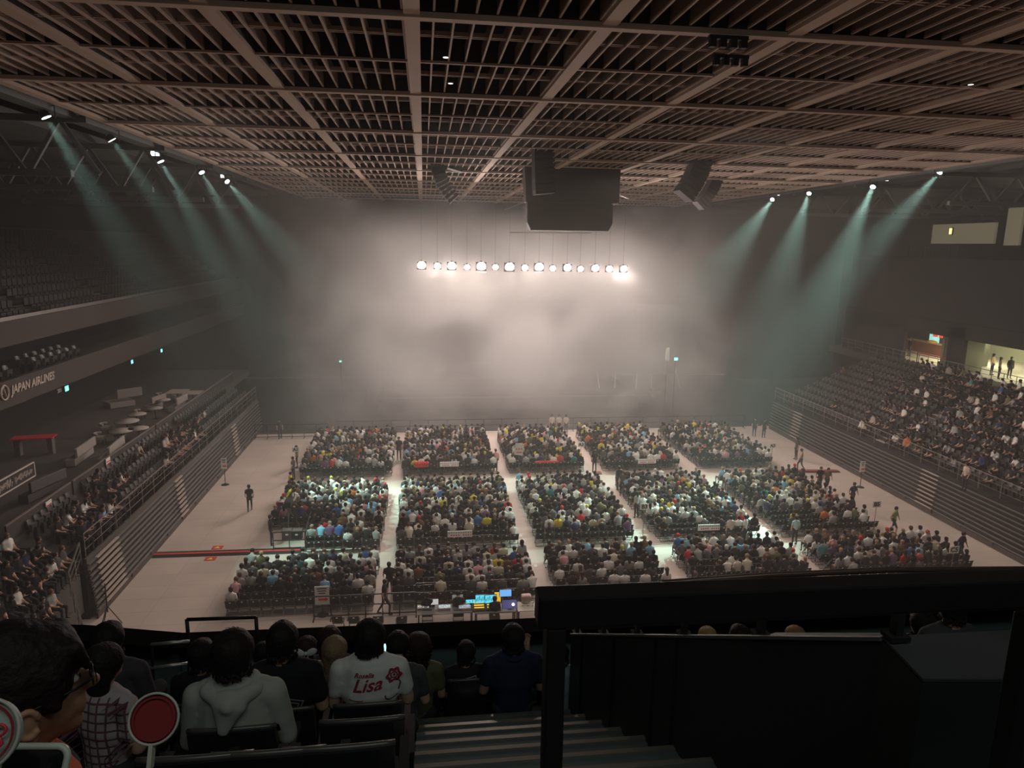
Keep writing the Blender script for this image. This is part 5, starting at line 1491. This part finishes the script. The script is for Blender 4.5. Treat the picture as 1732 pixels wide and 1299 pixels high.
# ---------------------------------------------------------------- people in the stand
def vnoise(P, f, seed):
    r = np.random.RandomState(seed); out = np.zeros(len(P))
    for _ in range(6):
        k = r.normal(size=3) * f; out += np.sin(P @ k + r.uniform(0, 6.28))
    return out / 6
def displace(me, amp, f, seed, stretch=(1, 1, 1)):
    n = len(me.vertices); co = np.empty(n * 3); no = np.empty(n * 3)
    me.vertices.foreach_get('co', co); me.vertices.foreach_get('normal', no); co = co.reshape(n, 3); no = no.reshape(n, 3)
    co += no * (vnoise(co * np.array(stretch), f, seed) * amp)[:, None]
    me.vertices.foreach_set('co', co.ravel()); me.update()
def hairmat(name, c): return mat(name, c, .68, spec=.22, noise=.35, nscale=38, bump=.5)
def fg_person(px, py, Y, label, top, hair=(.014, .010, .010), pose='sit_upright', yaw=0, head_yaw=0, female=False, wide=1.0, skin=(.46, .27, .19), longhair=False, sleeves=True, seed=1, voxel=.013, sc=None, hairscale=1.0, pants=(.03, .03, .035), dy=0.0):
    hp = at_y(px, py, Y); P, H = human(pose, sleeves=sleeves, wide=wide, female=longhair)
    hd = Vector(H[0][0]) + V3(0, .018, -.028)
    row = min(ROWY, key=lambda r: abs(r - Y)); fl = FZ(row)
    s = sc or (hp.z - fl) / hd.z
    # face
    c = hd
    P += [(c + V3(0, .094, .014), c + V3(0, .122, -.026), .010, .0165, 0, U), (c + V3(-.03, .088, .03), c + V3(.03, .088, .03), .014, .014, 0, U),
          (c + V3(-.012, .099, -.058), c + V3(.012, .099, -.058), .010, .010, 0, U), (c + V3(-.011, .097, -.071), c + V3(.011, .097, -.071), .010, .010, 0, U), (c + V3(0, .078, -.098), c + V3(0, .078, -.098), .024, .024, 0, U),
          (c + V3(0, .02, -.07), c + V3(0, .062, -.088), .056, .034, 0, (1, 1, .9)), (c + V3(0, -.05, -.1), c + V3(0, -.03, -.22), .052, .056, 0, U)]
    # rotate the head prims about the neck
    if head_yaw:
        Rz = Matrix.Rotation(math.radians(head_yaw), 3, 'Z'); cz = hd.z - .13
        def rot(p): p = Vector(p); return (Rz @ (p - Vector((hd.x, hd.y - .02, 0))) + Vector((hd.x, hd.y - .02, 0))) if p.z > cz else p
        P = [(rot(a), rot(b_), r0, r1, m, q) if m == 0 and Vector(a).z > cz else (a, b_, r0, r1, m, q) for a, b_, r0, r1, m, q in P]
        H = [(rot(a), rot(b_), r0, r1, m, q) for a, b_, r0, r1, m, q in H]
    body = prim_mesh(P, voxel); body.materials.append(mat('skin_%d' % seed, skin, .55)); body.materials.append(mat('cloth_%d' % seed, top, .9)); body.materials.append(mat('pants_%d' % seed, pants, .9)); body.materials.append(SHOE)
    o = bpy.data.objects.new('person', body); COL.objects.link(o)
    o.location = (hp.x, Y - hd.y * s * math.cos(math.radians(yaw)) + dy - (.13 if Y > 6 else 0), fl); o.rotation_euler = (0, 0, math.radians(yaw)); o.scale = (s,) * 3
    Q = [(a, b_, r0 + .010, r1 + .012, 0, q) for a, b_, r0, r1, m, q in P if m == 1]
    Q += [(a, b_, r0 * .92, r1 * .92, 0, q) for a, b_, r0, r1, m, q in P[:1]]
    sh = prim_mesh(Q, voxel * .95, 3); displace(sh, .006, 16, seed, (1, 1, .7)); displace(sh, .003, 42, seed + 50)
    sh.materials.append(mat('shirt_%d' % seed, top, .9)); so = bpy.data.objects.new('shirt', sh); COL.objects.link(so); so.parent = o
    H2 = [(a, b_, r0 * hairscale, r1 * hairscale, 0, q) for a, b_, r0, r1, m, q in H]
    if not longhair: H2.append((hd + V3(0, .045, .055), hd + V3(0, .045, .055), .078, .078, 0, (.95, .8, .75)))
    hm = prim_mesh(H2, .0095, 1); displace(hm, .0035, 60, seed + 9, (1, 1, .25)); displace(hm, .004, 25, seed + 3)
    hm.materials.append(hairmat('hair_%d' % seed, hair)); ho = bpy.data.objects.new('hair', hm); COL.objects.link(ho); ho.parent = o
    # loose strands on the crown
    rr = random.Random(seed); st = MB(); top_ = hd + V3(0, -.018, .028)
    for k in range(26):
        a = rr.uniform(0, 6.28); e = rr.uniform(.5, 1.45); dd = Vector((math.cos(a) * math.cos(e) * .86, math.sin(a) * math.cos(e) * .98, math.sin(e) * 1.02)); tn = Vector((-math.sin(a), math.cos(a), -.3)).normalized()
        p0 = top_ + dd * .100 * hairscale; st.tube([p0, p0 + dd * .010 + tn * .014, p0 + dd * .014 + tn * .034], [.0022, .0016, .0004], 5)
    if not longhair:
        for k in range(60):
            a = rr.uniform(-2.9, -.25) if k < 46 else rr.uniform(-.25, .5) * (1 if k % 2 else -1) + (0 if k % 2 else math.pi)
            p0 = hd + V3(.094 * math.cos(a), -.03 + .088 * math.sin(a), rr.uniform(-.08, -.05)); st.tube([p0, p0 + V3(.004 * math.cos(a), .004 * math.sin(a), -.02), p0 + V3(-.004 * math.cos(a) + rr.uniform(-.006, .006), 0, -.028)], [.007, .005, .0008], 5)
    s2 = st.build('loose_strands', hairmat('hair_%d' % seed, hair), ho)
    tag(o, label, 'person')
    o['_hd'] = [hd.x, hd.y, hd.z]
    return o, so, hd
def decal(body_obj, mesh_obj, lift=.004):
    """wrap a flat print (drawn in x,z of the wearer's space, any y) onto the back of a garment"""
    me = body_obj.data; bv = BVHTree.FromPolygons([v.co.copy() for v in me.vertices], [tuple(p.vertices) for p in me.polygons])
    M = mesh_obj.matrix_basis.copy()
    for v in mesh_obj.data.vertices:
        w = M @ v.co; h = bv.ray_cast(Vector((w.x, -1.0, w.z)), Vector((0, 1, 0)))
        y = h[0].y if h[0] is not None else -.15
        v.co = (w.x, y - lift, w.z)
    mesh_obj.matrix_basis = Matrix.Identity(4)
def print_text(so, o, body, size, x, z, m, shear=0.0, bold=0.0, rot=0.0, name='printed_lettering'):
    t = text_obj(name, body, size, m, so, loc=(x, 0, z), rot=(math.pi / 2, rot, 0), extrude=.0, shear=shear, bold=bold); t.scale = (1, 1, 1)
    decal(so, t, .005); return t
def print_lines(so, o, segs, w, m, name='printed_pattern'):
    b = MB()
    for (x0, z0, x1, z1) in segs:
        n = max(1, int(math.hypot(x1 - x0, z1 - z0) / .02))
        d = Vector((x1 - x0, 0, z1 - z0)).normalized(); s = Vector((d.z, 0, -d.x)) * w / 2
        for k in range(n):
            p = Vector((x0, 0, z0)).lerp(Vector((x1, 0, z1)), k / n); q = Vector((x0, 0, z0)).lerp(Vector((x1, 0, z1)), (k + 1) / n)
            b.add([p - s, q - s, q + s, p + s], [(0, 1, 2, 3)])
    t = b.build(name, m, so); decal(so, t, .005); return t

REDP = mat('print_red', (.28, .03, .05), .8); WHP = mat('print_white', (.55, .55, .55), .8)
# big-haired person, girl with bow and others nearest the parapet
o13, s13, h13 = fg_person(787, 1090, 6.3, 'person with short black hair, black shirt with white boxed print, beside the aisle', (.016, .016, .017), seed=13, skin=(.55, .36, .27), head_yaw=-20)
zz = h13.z
print_lines(s13, o13, [(-.13, zz - .255, .10, zz - .215), (.10, zz - .215, .11, zz - .365), (.11, zz - .365, -.12, zz - .395), (-.12, zz - .395, -.13, zz - .255), (-.12, zz - .305, .10, zz - .275)] + [(-.11 + .025 * k, zz - .277 + .0022 * k, -.095 + .025 * k, zz - .275 + .0022 * k) for k in range(8)] + [(-.09 + .03 * k, zz - .335, -.075 + .03 * k, zz - .325) for k in range(6)] + [(-.05, zz - .285, .03, zz - .275)], .008, WHP)
stand_seat(o13.location.x, 6.3, 'black seat holding the person with the white boxed print')
on, sn_, hn = fg_person(865, 1066, 6.15, 'broad person with short black hair and navy collared shirt beside the guard rail post', (.016, .024, .055), seed=14, wide=1.15, skin=(.40, .25, .18))
stand_seat(on.location.x, 6.3, 'black seat holding the broad person in navy')
b = MB(); b.tube([(.075 * math.cos(a) + hn.x, hn.y - .045 + .075 * math.sin(a), hn.z - .155 - .012 * math.sin(a)) for a in [2 * math.pi * k / 20 for k in range(20)]], .022, 8, closed=True); b.build('collar', mat('navy_collar', (.016, .024, .055), .9), on)
oc, sc_, hc = fg_person(707, 1082, 6.2, 'person with big curly dark hair and olive top next to the aisle', (.12, .115, .06), seed=15, longhair=True, hair=(.028, .017, .014), hairscale=1.22, wide=.95)
rr = random.Random(4); b = MB()
for k in range(150):
    a = rr.uniform(0, 6.28); e = rr.uniform(-.9, 1.5); dd = Vector((math.cos(a) * math.cos(e), math.sin(a) * math.cos(e) - .1, math.sin(e))); p = hc + V3(0, -.04, .0) + dd * .122
    if dd.y > .55: continue
    b.tube([p + Vector((.016 * math.cos(t), .016 * math.sin(t), -.012 * t)) for t in (0, 1, 2, 3, 4, 5)], [.006, .007, .007, .006, .005, .002], 5)
b.build('curls', hairmat('hair_15', (.028, .017, .014)), oc)
stand_seat(oc.location.x, 6.3, 'black seat holding the curly haired person')
fg_person(673, 1091, 5.45, 'person with round short black hair half hidden behind the white printed shirt', (.06, .06, .065), seed=16, pose='sit_phone', skin=(.5, .33, .24), head_yaw=-25)
ph = at_y(652, 1102, 5.75); t = empty('phone', ph, 0, 'glowing phone held up beside the white printed shirt', 'phone')
b = MB(); b.box((0, 0, 0), (.075, .012, .15), rx=-.5); b.build('case', BLACKMETAL, t); b = MB(); b.box((0, -.008, .002), (.066, .006, .135), rx=-.5); b.build('screen', mat('phone_glow', (.4, .7, .9), emit=(.45, .75, 1.0), estr=1.6), t)
ob, sb_, hb = fg_person(519, 1096, 5.6, 'girl-haired person with large white ribbon bow beside a blonde neighbour', (.45, .45, .44), seed=17, longhair=True, hair=(.03, .018, .015), wide=.85, head_yaw=-30)
ob['label'] = 'person with dark tied hair and a large white ribbon bow, in a pale top'
b = MB()
for s in (-1, 1): b.ell(hb + V3(s * .055 + .01, -.125, .03), (.058, .014, .036), seg=12, R=Matrix.Rotation(s * -.5, 3, 'Y'))
b.ell(hb + V3(.01, -.13, .02), (.018, .018, .02)); b.prism([hb + V3(0, -.125, .01), hb + V3(-.04, -.125, -.16), hb + V3(.005, -.125, -.15)], (0, -.006, 0)); b.prism([hb + V3(.02, -.125, .01), hb + V3(.04, -.125, -.17), hb + V3(.075, -.125, -.14)], (0, -.006, 0)); b.build('ribbon_bow', mat('ribbon', (.6, .62, .6), .7), ob)
ol, sl, hl = fg_person(566, 1100, 5.3, 'person with light brown hair in two low tails and a grey top', (.16, .155, .15), seed=18, hair=(.22, .15, .09), longhair=True, wide=.9)
b = MB()
for s in (-1, 1): b.tube([hl + V3(s * .07, -.06, -.06), hl + V3(s * .12, -.05, -.12), hl + V3(s * .13, .0, -.22), hl + V3(s * .12, .03, -.30)], [.03, .034, .03, .012], 10)
b.build('hair_tails', hairmat('hair_18', (.22, .15, .09)), ol)
stand_seat(ol.location.x, 5.45, 'black seat holding the person with light brown hair')
fg_person(561, 1070, 6.3, 'person with reddish dark hair just behind the light brown haired one', (.05, .05, .05), seed=19, hair=(.035, .014, .012))
fg_person(446, 1104, 5.7, 'person with dark hair and pale teal top left of the large black shirt', (.25, .32, .33), seed=20, longhair=True, wide=.88)
# black T-shirt with framed print
ok, sk_, hk = fg_person(478, 1082, 4.55, 'person with short black hair and black T-shirt with a tilted framed print', (.012, .012, .013), seed=21, skin=(.45, .28, .19), wide=1.06, head_yaw=-12)
z = hk.z
fr = lambda cx, cz, r, a: [(cx + r * math.cos(a + i * math.pi / 2), cz + r * math.sin(a + i * math.pi / 2), cx + r * math.cos(a + (i + 1) * math.pi / 2), cz + r * math.sin(a + (i + 1) * math.pi / 2)) for i in range(4)]
print_lines(sk_, ok, fr(.03, z - .42, .115, .35) + fr(.03, z - .42, .085, .35) + fr(-.04, z - .40, .11, .6)[:2] + [(-.02 + .025 * k, z - .40 - .004 * k, -.005 + .025 * k, z - .43 - .004 * k) for k in range(5)] + [(-.01, z - .46, .08, z - .475)], .007, mat('print_grey', (.24, .24, .24), .8))
stand_seat(ok.location.x, 4.6, 'black seat holding the person with the tilted framed print')
# the white shirt
oL, sL, hL = fg_person(625, 1078, 4.6, 'person with short black hair in a white T-shirt with red script name on the back', (.62, .60, .57), seed=22, skin=(.45, .28, .20), wide=1.16, hairscale=1.10, head_yaw=8)
z = hL.z
print_text(sL, oL, 'Roselia', .047, -.035, z - .205, REDP, shear=.45, bold=.0008, rot=-.06)
print_text(sL, oL, 'Lisa', .135, -.02, z - .28, REDP, shear=.45, bold=.002, rot=-.10)
print_lines(sL, oL, [(-.14 + .02 * k, z - .385 - .03 * math.sin(k * .5 + .4) * .3, -.12 + .02 * k, z - .385 - .03 * math.sin((k + 1) * .5 + .4) * .3) for k in range(5)], .006, REDP, 'script_flourish')
b = MB(); cx, cz = .172, z - .235
def ring(b, cx, cz, r0, r1, n=20, wob=0.0, ph=0.0):
    vs = []
    for k in range(n):
        a = 2 * math.pi * k / n; w = 1 + wob * math.cos(6 * a + ph); vs += [(cx + r0 * w * math.cos(a), 0, cz + r0 * w * math.sin(a)), (cx + r1 * w * math.cos(a), 0, cz + r1 * w * math.sin(a))]
    b.add(vs, [(2 * k, 2 * k + 1, (2 * k + 3) % (2 * n), (2 * k + 2) % (2 * n)) for k in range(n)])
ring(b, cx, cz, .034, .052, 24, .14); ring(b, cx, cz, .018, .026, 20, .1, 1); ring(b, cx, cz, .002, .009, 12)
for k in range(5):
    a = k * 1.257; b.add([(cx + .02 * math.cos(a), 0, cz + .02 * math.sin(a)), (cx + .036 * math.cos(a + .2), 0, cz + .036 * math.sin(a + .2)), (cx + .036 * math.cos(a - .1), 0, cz + .036 * math.sin(a - .1))], [(0, 1, 2)])
t = b.build('rose_emblem', REDP, sL); decal(sL, t, .006)
print_lines(sL, oL, [(.155 + .045 * math.cos(a), z - .375 + .035 * math.sin(a), .155 + .045 * math.cos(a + .35), z - .375 + .035 * math.sin(a + .35)) for a in [2.9 + .35 * k for k in range(8)]] + [(.20, z - .36, .215, z - .30), (.215, z - .30, .205, z - .285)], .009, mat('print_dark', (.10, .06, .065), .8), 'curled_stem')
stand_seat(oL.location.x, 4.6, 'black seat holding the person in the white printed T-shirt')
# person further left in black, and the two behind the man with glasses
fg_person(341, 1106, 5.35, 'person with dark hair and black shirt against the dark parapet', (.012, .012, .013), seed=23, skin=(.42, .27, .19))
fg_person(184, 1082, 4.7, 'person with short dark hair and bare ear close to the parapet', (.05, .045, .05), seed=24, skin=(.42, .22, .16), head_yaw=-10)
ow, sw, hw = fg_person(172, 1122, 3.8, 'person with smooth black hair and pink plaid shirt beyond the man with glasses', (.40, .33, .33), seed=25, longhair=True, wide=1.0, hairscale=1.05, pose='sit_turn', yaw=-25)
segs = []
for k in range(9): segs += [(-.22 + .055 * k, hw.z - .15, -.22 + .055 * k, hw.z - .62)]
for k in range(9): segs += [(-.24, hw.z - .18 - .055 * k, .24, hw.z - .18 - .055 * k)]
print_lines(sw, ow, segs, .010, mat('plaid_lines', (.14, .06, .09), .9), 'plaid_pattern')
# grey hoodie
oh, sh_, hh = fg_person(395, 1104, 3.6, 'person with dark hair in a pale grey hoodie with a black strap', (.34, .34, .30), seed=26, wide=1.10, hairscale=1.06, hair=(.016, .010, .010), sleeves=False, head_yaw=-8)
HD = mat('hood_cloth', (.36, .36, .32), .9)
q = [(hh + V3(-.10, -.03, -.16), hh + V3(.10, -.03, -.16), .045, .045, 0, U), (hh + V3(-.12, -.07, -.17), hh + V3(0, -.15, -.20), .045, .05, 0, U), (hh + V3(.12, -.07, -.17), hh + V3(0, -.15, -.20), .045, .05, 0, U), (hh + V3(0, -.14, -.21), hh + V3(-.03, -.165, -.34), .085, .030, 0, (1.1, .55, 1)), (hh + V3(-.1, 0, -.15), hh + V3(-.08, .06, -.17), .035, .03, 0, U), (hh + V3(.1, 0, -.15), hh + V3(.08, .06, -.17), .035, .03, 0, U)]
hm = prim_mesh(q, .011, 2); displace(hm, .006, 22, 5); hm.materials.append(HD); ho = bpy.data.objects.new('hood', hm); COL.objects.link(ho); ho.parent = oh
print_lines(sh_, oh, [(-.03, hh.z - .44, .23, hh.z - .40)], .045, BLACKMETAL, 'shoulder_strap')
stand_seat(oh.location.x, 3.75, 'black seat holding the person in the pale hoodie')
# empty seats
for px, y, l in ((613, 3.75, 'empty black seat directly behind the white printed shirt'), (574, 2.9, 'empty black seat low in the picture beside the aisle steps, nearest the camera'), (455, 2.9, 'empty black seat behind the pale hoodie'), (330, 2.9, 'empty black seat behind and left of the pale hoodie'), (250, 2.05, 'empty black seat in the dark just right of the man with glasses'), (120, 2.05, 'empty black seat in front of the man with glasses')):
    p = at_y(px, 1278 if y < 3 else 1225, y - .27); stand_seat(p.x, y, l)
for x, y, l in ((on.location.x + .62, 6.3, 'black seat with a raised arm over it beside the guard post'),): stand_seat(x, y, l)
stand_seat(at_y(341, 1160, 5.2).x, 5.45, 'black seat holding the person against the dark parapet')
stand_seat(at_y(184, 1160, 4.6).x, 4.6, 'black seat holding the person with the bare ear')
# people seen through the slot under the guard bar and over it
fg_person(1187, 1066, 6.3, 'person with blonde hair and yellow top seen through the slot under the guard rail', (.6, .5, .06), seed=30, hair=(.35, .22, .08), longhair=True, voxel=.02)
fg_person(1240, 1064, 6.2, 'person in bright blue shirt seen through the slot under the guard rail', (.05, .25, .5), seed=31, voxel=.02)
fg_person(1332, 1066, 6.1, 'person with golden brown hair seen through the slot under the guard rail', (.3, .25, .2), seed=32, hair=(.28, .15, .06), longhair=True, voxel=.02)
fg_person(1568, 985, 5.2, 'person with black hair just showing over the guard rail, farther one', (.04, .04, .04), seed=33, voxel=.02, sc=1.0)
fg_person(1613, 990, 4.6, 'person with black hair just showing over the guard rail, nearer one', (.05, .05, .05), seed=34, voxel=.02, sc=1.0)

# ---- hands with five separate fingers
def hand(name, parent, wrist, direction, palm_n, skinm, size=1.0, curl=.5):
    """five-fingered hand: palm from the wrist along direction, fingers curling towards palm_n"""
    w = Vector(wrist); d = Vector(direction).normalized(); n = Vector(palm_n); n = (n - d * n.dot(d)).normalized(); s = d.cross(n)
    Q = [(w, w + d * .03 * size, .026 * size, .028 * size, 0, U)]
    for k in range(4):
        off = s * (-.027 + .018 * k) * size; Q.append((w + d * .02 * size + off * .7, w + d * .085 * size + off, .015 * size, .0115 * size, 0, U))
    for k, L in enumerate((.068, .078, .072, .056)):
        p = w + d * .088 * size + s * (-.027 + .018 * k) * size; a = curl * (.5 + .12 * k); dd = d
        for j, f in enumerate((.45, .32, .23)):
            a_ = a * (j + .6); dd = (d * math.cos(a_) + n * math.sin(a_)).normalized(); q2 = p + dd * L * f * size; Q.append((p, q2, (.0095 - .0008 * j) * size, (.0087 - .0008 * j) * size, 0, U)); p = q2
    tb = w + d * .025 * size - s * .026 * size; t1 = tb + (d * .6 - s * .7 + n * .3).normalized() * .04 * size; t2 = t1 + (d * .9 - s * .2 + n * .4).normalized() * .03 * size
    Q += [(tb, t1, .014 * size, .011 * size, 0, U), (t1, t2, .0105 * size, .009 * size, 0, U)]
    me = prim_mesh(Q, .0042, 1); me.materials.append(skinm); o = bpy.data.objects.new(name, me); COL.objects.link(o); o.parent = parent
    return o
# person by the guard post raising a hand
pr_, spr, hpr = fg_person(942, 1092, 6.2, 'person in light blue shirt raising one hand beside the guard rail post', (.33, .45, .50), seed=35, pose='sit_armup', skin=(.50, .30, .22))
pr_.data.transform(Matrix.Scale(-1, 4, (1, 0, 0))); pr_.data.flip_normals()
spr.data.transform(Matrix.Scale(-1, 4, (1, 0, 0))); spr.data.flip_normals()
el = Vector((-.40, .10, .93)); 
hand('hand', pr_, Vector((-.345, .18, 1.20)), Vector((.1, .15, 1)), Vector((.2, -1, .1)), mat('skin_35', (.50, .30, .22), .55), 1.0, .5)

# ---------------------------------------------------------------- man with glasses in the near left corner
om, sm_, hm_ = fg_person(52, 1142, 1.35, 'man with glasses and dark bowl-shaped hair seen from behind his ear, orange shirt with navy collar', (.50, .11, .04), seed=40, hair=(.012, .007, .007), skin=(.36, .19, .12), yaw=-54, hairscale=1.0, voxel=.009, pose='sit_upright', dy=.0)
om['label'] = 'person with glasses, bowl-shaped dark hair and navy collar over orange'
hp = at_y(52, 1142, 1.35); sc40 = om.scale[0]
om.scale = (1.0, 1.0, 1.0)
om.location = Vector(hp) + Vector((-.022, 0, -.036)) - Matrix.Rotation(math.radians(-54), 3, 'Z') @ hm_
c = hm_
SK = mat('skin_40', (.36, .19, .12), .55)
# hair cap with fringe and sides
Q = [(c + V3(0, -.012, .040), c + V3(0, -.012, .040), .118, .118, 0, (.84, .98, .95)), (c + V3(0, .045, .065), c + V3(0, .045, .065), .085, .085, 0, (.98, .75, .75)), (c + V3(0, -.06, -.015), c + V3(0, -.055, -.06), .082, .060, 0, (1.08, .75, 1))]
for s in (-1, 1): Q += [(c + V3(s * .078, .035, .05), c + V3(s * .083, .04, -.005), .032, .016, 0, (.55, 1, 1)), (c + V3(s * .078, -.03, .03), c + V3(s * .080, -.035, -.03), .04, .03, 0, (.55, 1, 1))]
for k in range(9): Q.append((c + V3(-.06 + .015 * k, .085, .085), c + V3(-.055 + .014 * k, .108, .035), .018, .006, 0, U))
for x in bpy.data.objects: 
    if x.parent == om and x.name.startswith('hair'): hair_o = x
hmm = prim_mesh(Q, .0065, 1); displace(hmm, .0022, 90, 8, (1, 1, .2)); displace(hmm, .003, 30, 9); hmm.materials.append(hairmat('hair_40', (.012, .007, .007))); hair_o.data = hmm
# ears with rim and lobe
for s in (-1, 1):
    Q = [(c + V3(s * .097, -.006 + .018 * math.cos(a), -.016 + .027 * math.sin(a)), c + V3(s * .099, -.006 + .018 * math.cos(a + .4), -.016 + .027 * math.sin(a + .4)), .006, .006, 0, U) for a in [.3 + .4 * k for k in range(13)]]
    Q += [(c + V3(s * .092, -.006, -.016), c + V3(s * .092, -.006, -.016), .022, .022, 0, (.42, .9, 1.28)), (c + V3(s * .092, .002, -.046), c + V3(s * .092, 0, -.052), .009, .009, 0, U)]
    me = prim_mesh(Q, .003, 1); me.materials.append(SK); x = bpy.data.objects.new('ear', me); COL.objects.link(x); x.parent = om
EW = mat('eye_white', (.5, .45, .42), .3)
for s in (-1, 1):
    b = MB(); b.ell(c + V3(s * .032, .083, .012), .013, seg=14); b.build('eyeball', EW, om)
    b = MB(); b.ell(c + V3(s * .033, .0945, .012), (.006, .003, .006), seg=12); b.build('iris', BLACK, om)
    b = MB(); b.tube([c + V3(s * .015, .097, .034), c + V3(s * .033, .100, .040), c + V3(s * .050, .092, .036)], [.003, .004, .002], 6); b.build('eyebrow', BLACK, om)
gl = empty('eyeglasses', (0, 0, 0), 0); gl.parent = om
GF = mat('glasses_frame', (.01, .01, .012), .3, .4)
lensm = bpy.data.materials.new('lens_glass'); lensm.use_nodes = True; _p = lensm.node_tree.nodes['Principled BSDF']; _p.inputs['Transmission Weight'].default_value = 1.0; _p.inputs['Roughness'].default_value = .02; _p.inputs['IOR'].default_value = 1.2; _p.inputs['Base Color'].default_value = (.9, .92, .95, 1)
for s in (-1, 1):
    cc = c + V3(s * .036, .118, .008)
    b = MB(); b.tube([cc + V3(.027 * math.cos(a), -.006 * abs(math.cos(a)) * (1 if math.cos(a) * s > 0 else 0), .020 * math.sin(a)) for a in [2 * math.pi * k / 20 for k in range(20)]], .0022, 6, closed=True); b.build('rim', GF, gl)
    b = MB(); b.prism([cc + V3(.026 * math.cos(a), 0, .019 * math.sin(a)) for a in [2 * math.pi * k / 20 for k in range(20)]], (0, .002, 0)); b.build('lens', lensm, gl)
    b = MB(); b.tube([c + V3(s * .063, .114, .014), c + V3(s * .080, .08, .012), c + V3(s * .089, .01, .006), c + V3(s * .088, -.015, -.012)], .0024, 6); b.build('temple', GF, gl)
b = MB(); b.tube([c + V3(-.009, .118, .012), c + V3(0, .122, .014), c + V3(.009, .118, .012)], .002, 6); b.build('bridge', GF, gl)
NV = mat('navy_collar_dark', (.012, .013, .032), .85)
Q = [(c + V3(.10 * math.cos(a), -.035 + .085 * math.sin(a), -.215 + .02 * math.sin(a)), c + V3(.10 * math.cos(a + .5), -.035 + .085 * math.sin(a + .5), -.215 + .02 * math.sin(a + .5)), .034, .034, 0, U) for a in [.5 * k for k in range(13)]]
Q += [(c + V3(-.12, -.03, -.25), c + V3(.12, -.03, -.25), .055, .055, 0, (1, 1, 1))]
me = prim_mesh(Q, .010, 2); displace(me, .004, 30, 2); me.materials.append(NV); x = bpy.data.objects.new('collar', me); COL.objects.link(x); x.parent = om
stand_seat(om.location.x, 1.2, 'black seat holding the person with glasses')

# round fans and a phone case at the lower left edge
def round_fan(px, py, Y, rpx, label, ring=(.20, .02, .025), marks=True, tilt=.5):
    p = at_y(px, py, Y); r = (at_y(px + rpx, py, Y) - p).length; t = empty('round_fan', p, 0, label, 'fan'); t.rotation_euler = (-tilt, 0, 0)
    b = MB(); b.tube([(r * math.cos(a), 0, r * math.sin(a)) for a in [2 * math.pi * k / 40 for k in range(40)]], r * .055, 8, closed=True); b.build('white_rim', mat('fan_rim', (.40, .38, .33), .4), t)
    b = MB(); b.prism([(r * .97 * math.cos(a), .004, r * .97 * math.sin(a)) for a in [2 * math.pi * k / 40 for k in range(40)]], (0, .008, 0)); b.build('disc', mat('fan_disc' if marks else 'fan_disc_red', (.34, .37, .34) if marks else (.20, .02, .022), .5), t)
    b = MB()
    ring_v = []
    for k in range(40):
        a = 2 * math.pi * k / 40; ring_v += [(r * .80 * math.cos(a), -.001, r * .80 * math.sin(a)), (r * .88 * math.cos(a), -.001, r * .88 * math.sin(a))]
    b.add(ring_v, [(2 * k, 2 * k + 1, (2 * k + 3) % 80, (2 * k + 2) % 80) for k in range(40)]); b.build('red_ring', mat('fan_ring', ring, .5), t)
    if marks:
        b = MB(); m_ = mat('fan_mark', (.55, .03, .06), .5)
        b.tube([(r * (.45 + .22 * math.cos(a)), -.003, r * (.12 + .16 * math.sin(a))) for a in [2 * math.pi * k / 16 for k in range(16)]], r * .045, 6, closed=True)
        b.tube([(r * .30, -.003, -r * .12), (r * .55, -.003, -r * .10), (r * .62, -.003, -r * .25), (r * .45, -.003, -r * .42)], r * .05, 6); b.build('red_mark', m_, t)
    b = MB(); b.bar((0, .006, -r), (0, .006, -r * 1.9), .02, .008); b.build('handle', mat('fan_rim'), t)
round_fan(-30, 1244, .80, 62, 'round white fan with dark red ring and red marking at the edge of view')
round_fan(260, 1216, 1.35, 42, 'round white and red fan lower in the dark beside the person with glasses', marks=False, ring=(.35, .03, .03))
p = at_y(48, 1320, .85); t = empty('phone_case', p, 0, 'pale rounded phone case with dark glossy back below the person with glasses', 'phone'); t.rotation_euler = (-.6, .08, 0)
w, h = .080, .055; 
def rr_pts(w, h, r, n=6):
    out = []
    for cx, cz, a0 in ((w - r, h - r, 0), (-w + r, h - r, math.pi / 2), (-w + r, -h + r, math.pi), (w - r, -h + r, 1.5 * math.pi)):
        for k in range(n + 1): a = a0 + k * math.pi / 2 / n; out.append((cx + r * math.cos(a), 0, cz + r * math.sin(a)))
    return out
b = MB(); b.tube(rr_pts(w / 2, h * .7, .014), .0045, 8, closed=True); b.build('case_edge', mat('case_pale', (.42, .45, .38), .35), t)
b = MB(); b.prism(rr_pts(w / 2, h * .7, .014), (0, .006, 0)); b.build('glossy_back', mat('glossy_black', (.01, .01, .012), .08, spec=.6), t)
b = MB()
for x, z in ((-.01, .012), (.018, .010), (.004, -.012)): b.ell((x, -.003, z), (.0022, .001, .0022), seg=8)
b.build('silver_dots', mat('dot_silver', (.8, .8, .8), .2, .6), t)

# railing round the corner bank at lower left
pts = [at_x(134, 918, -14.4), at_z(116, 968, 3.2), at_z(139, 1056, 2.6)]
rail('corner_railing', [Vector((q.x, q.y, q.z - 1.0)) for q in pts], 1.0, 'metal railing dropping down beside the corner bank at the near end of the bleacher', step=1.2, bars=2, mt=METAL)
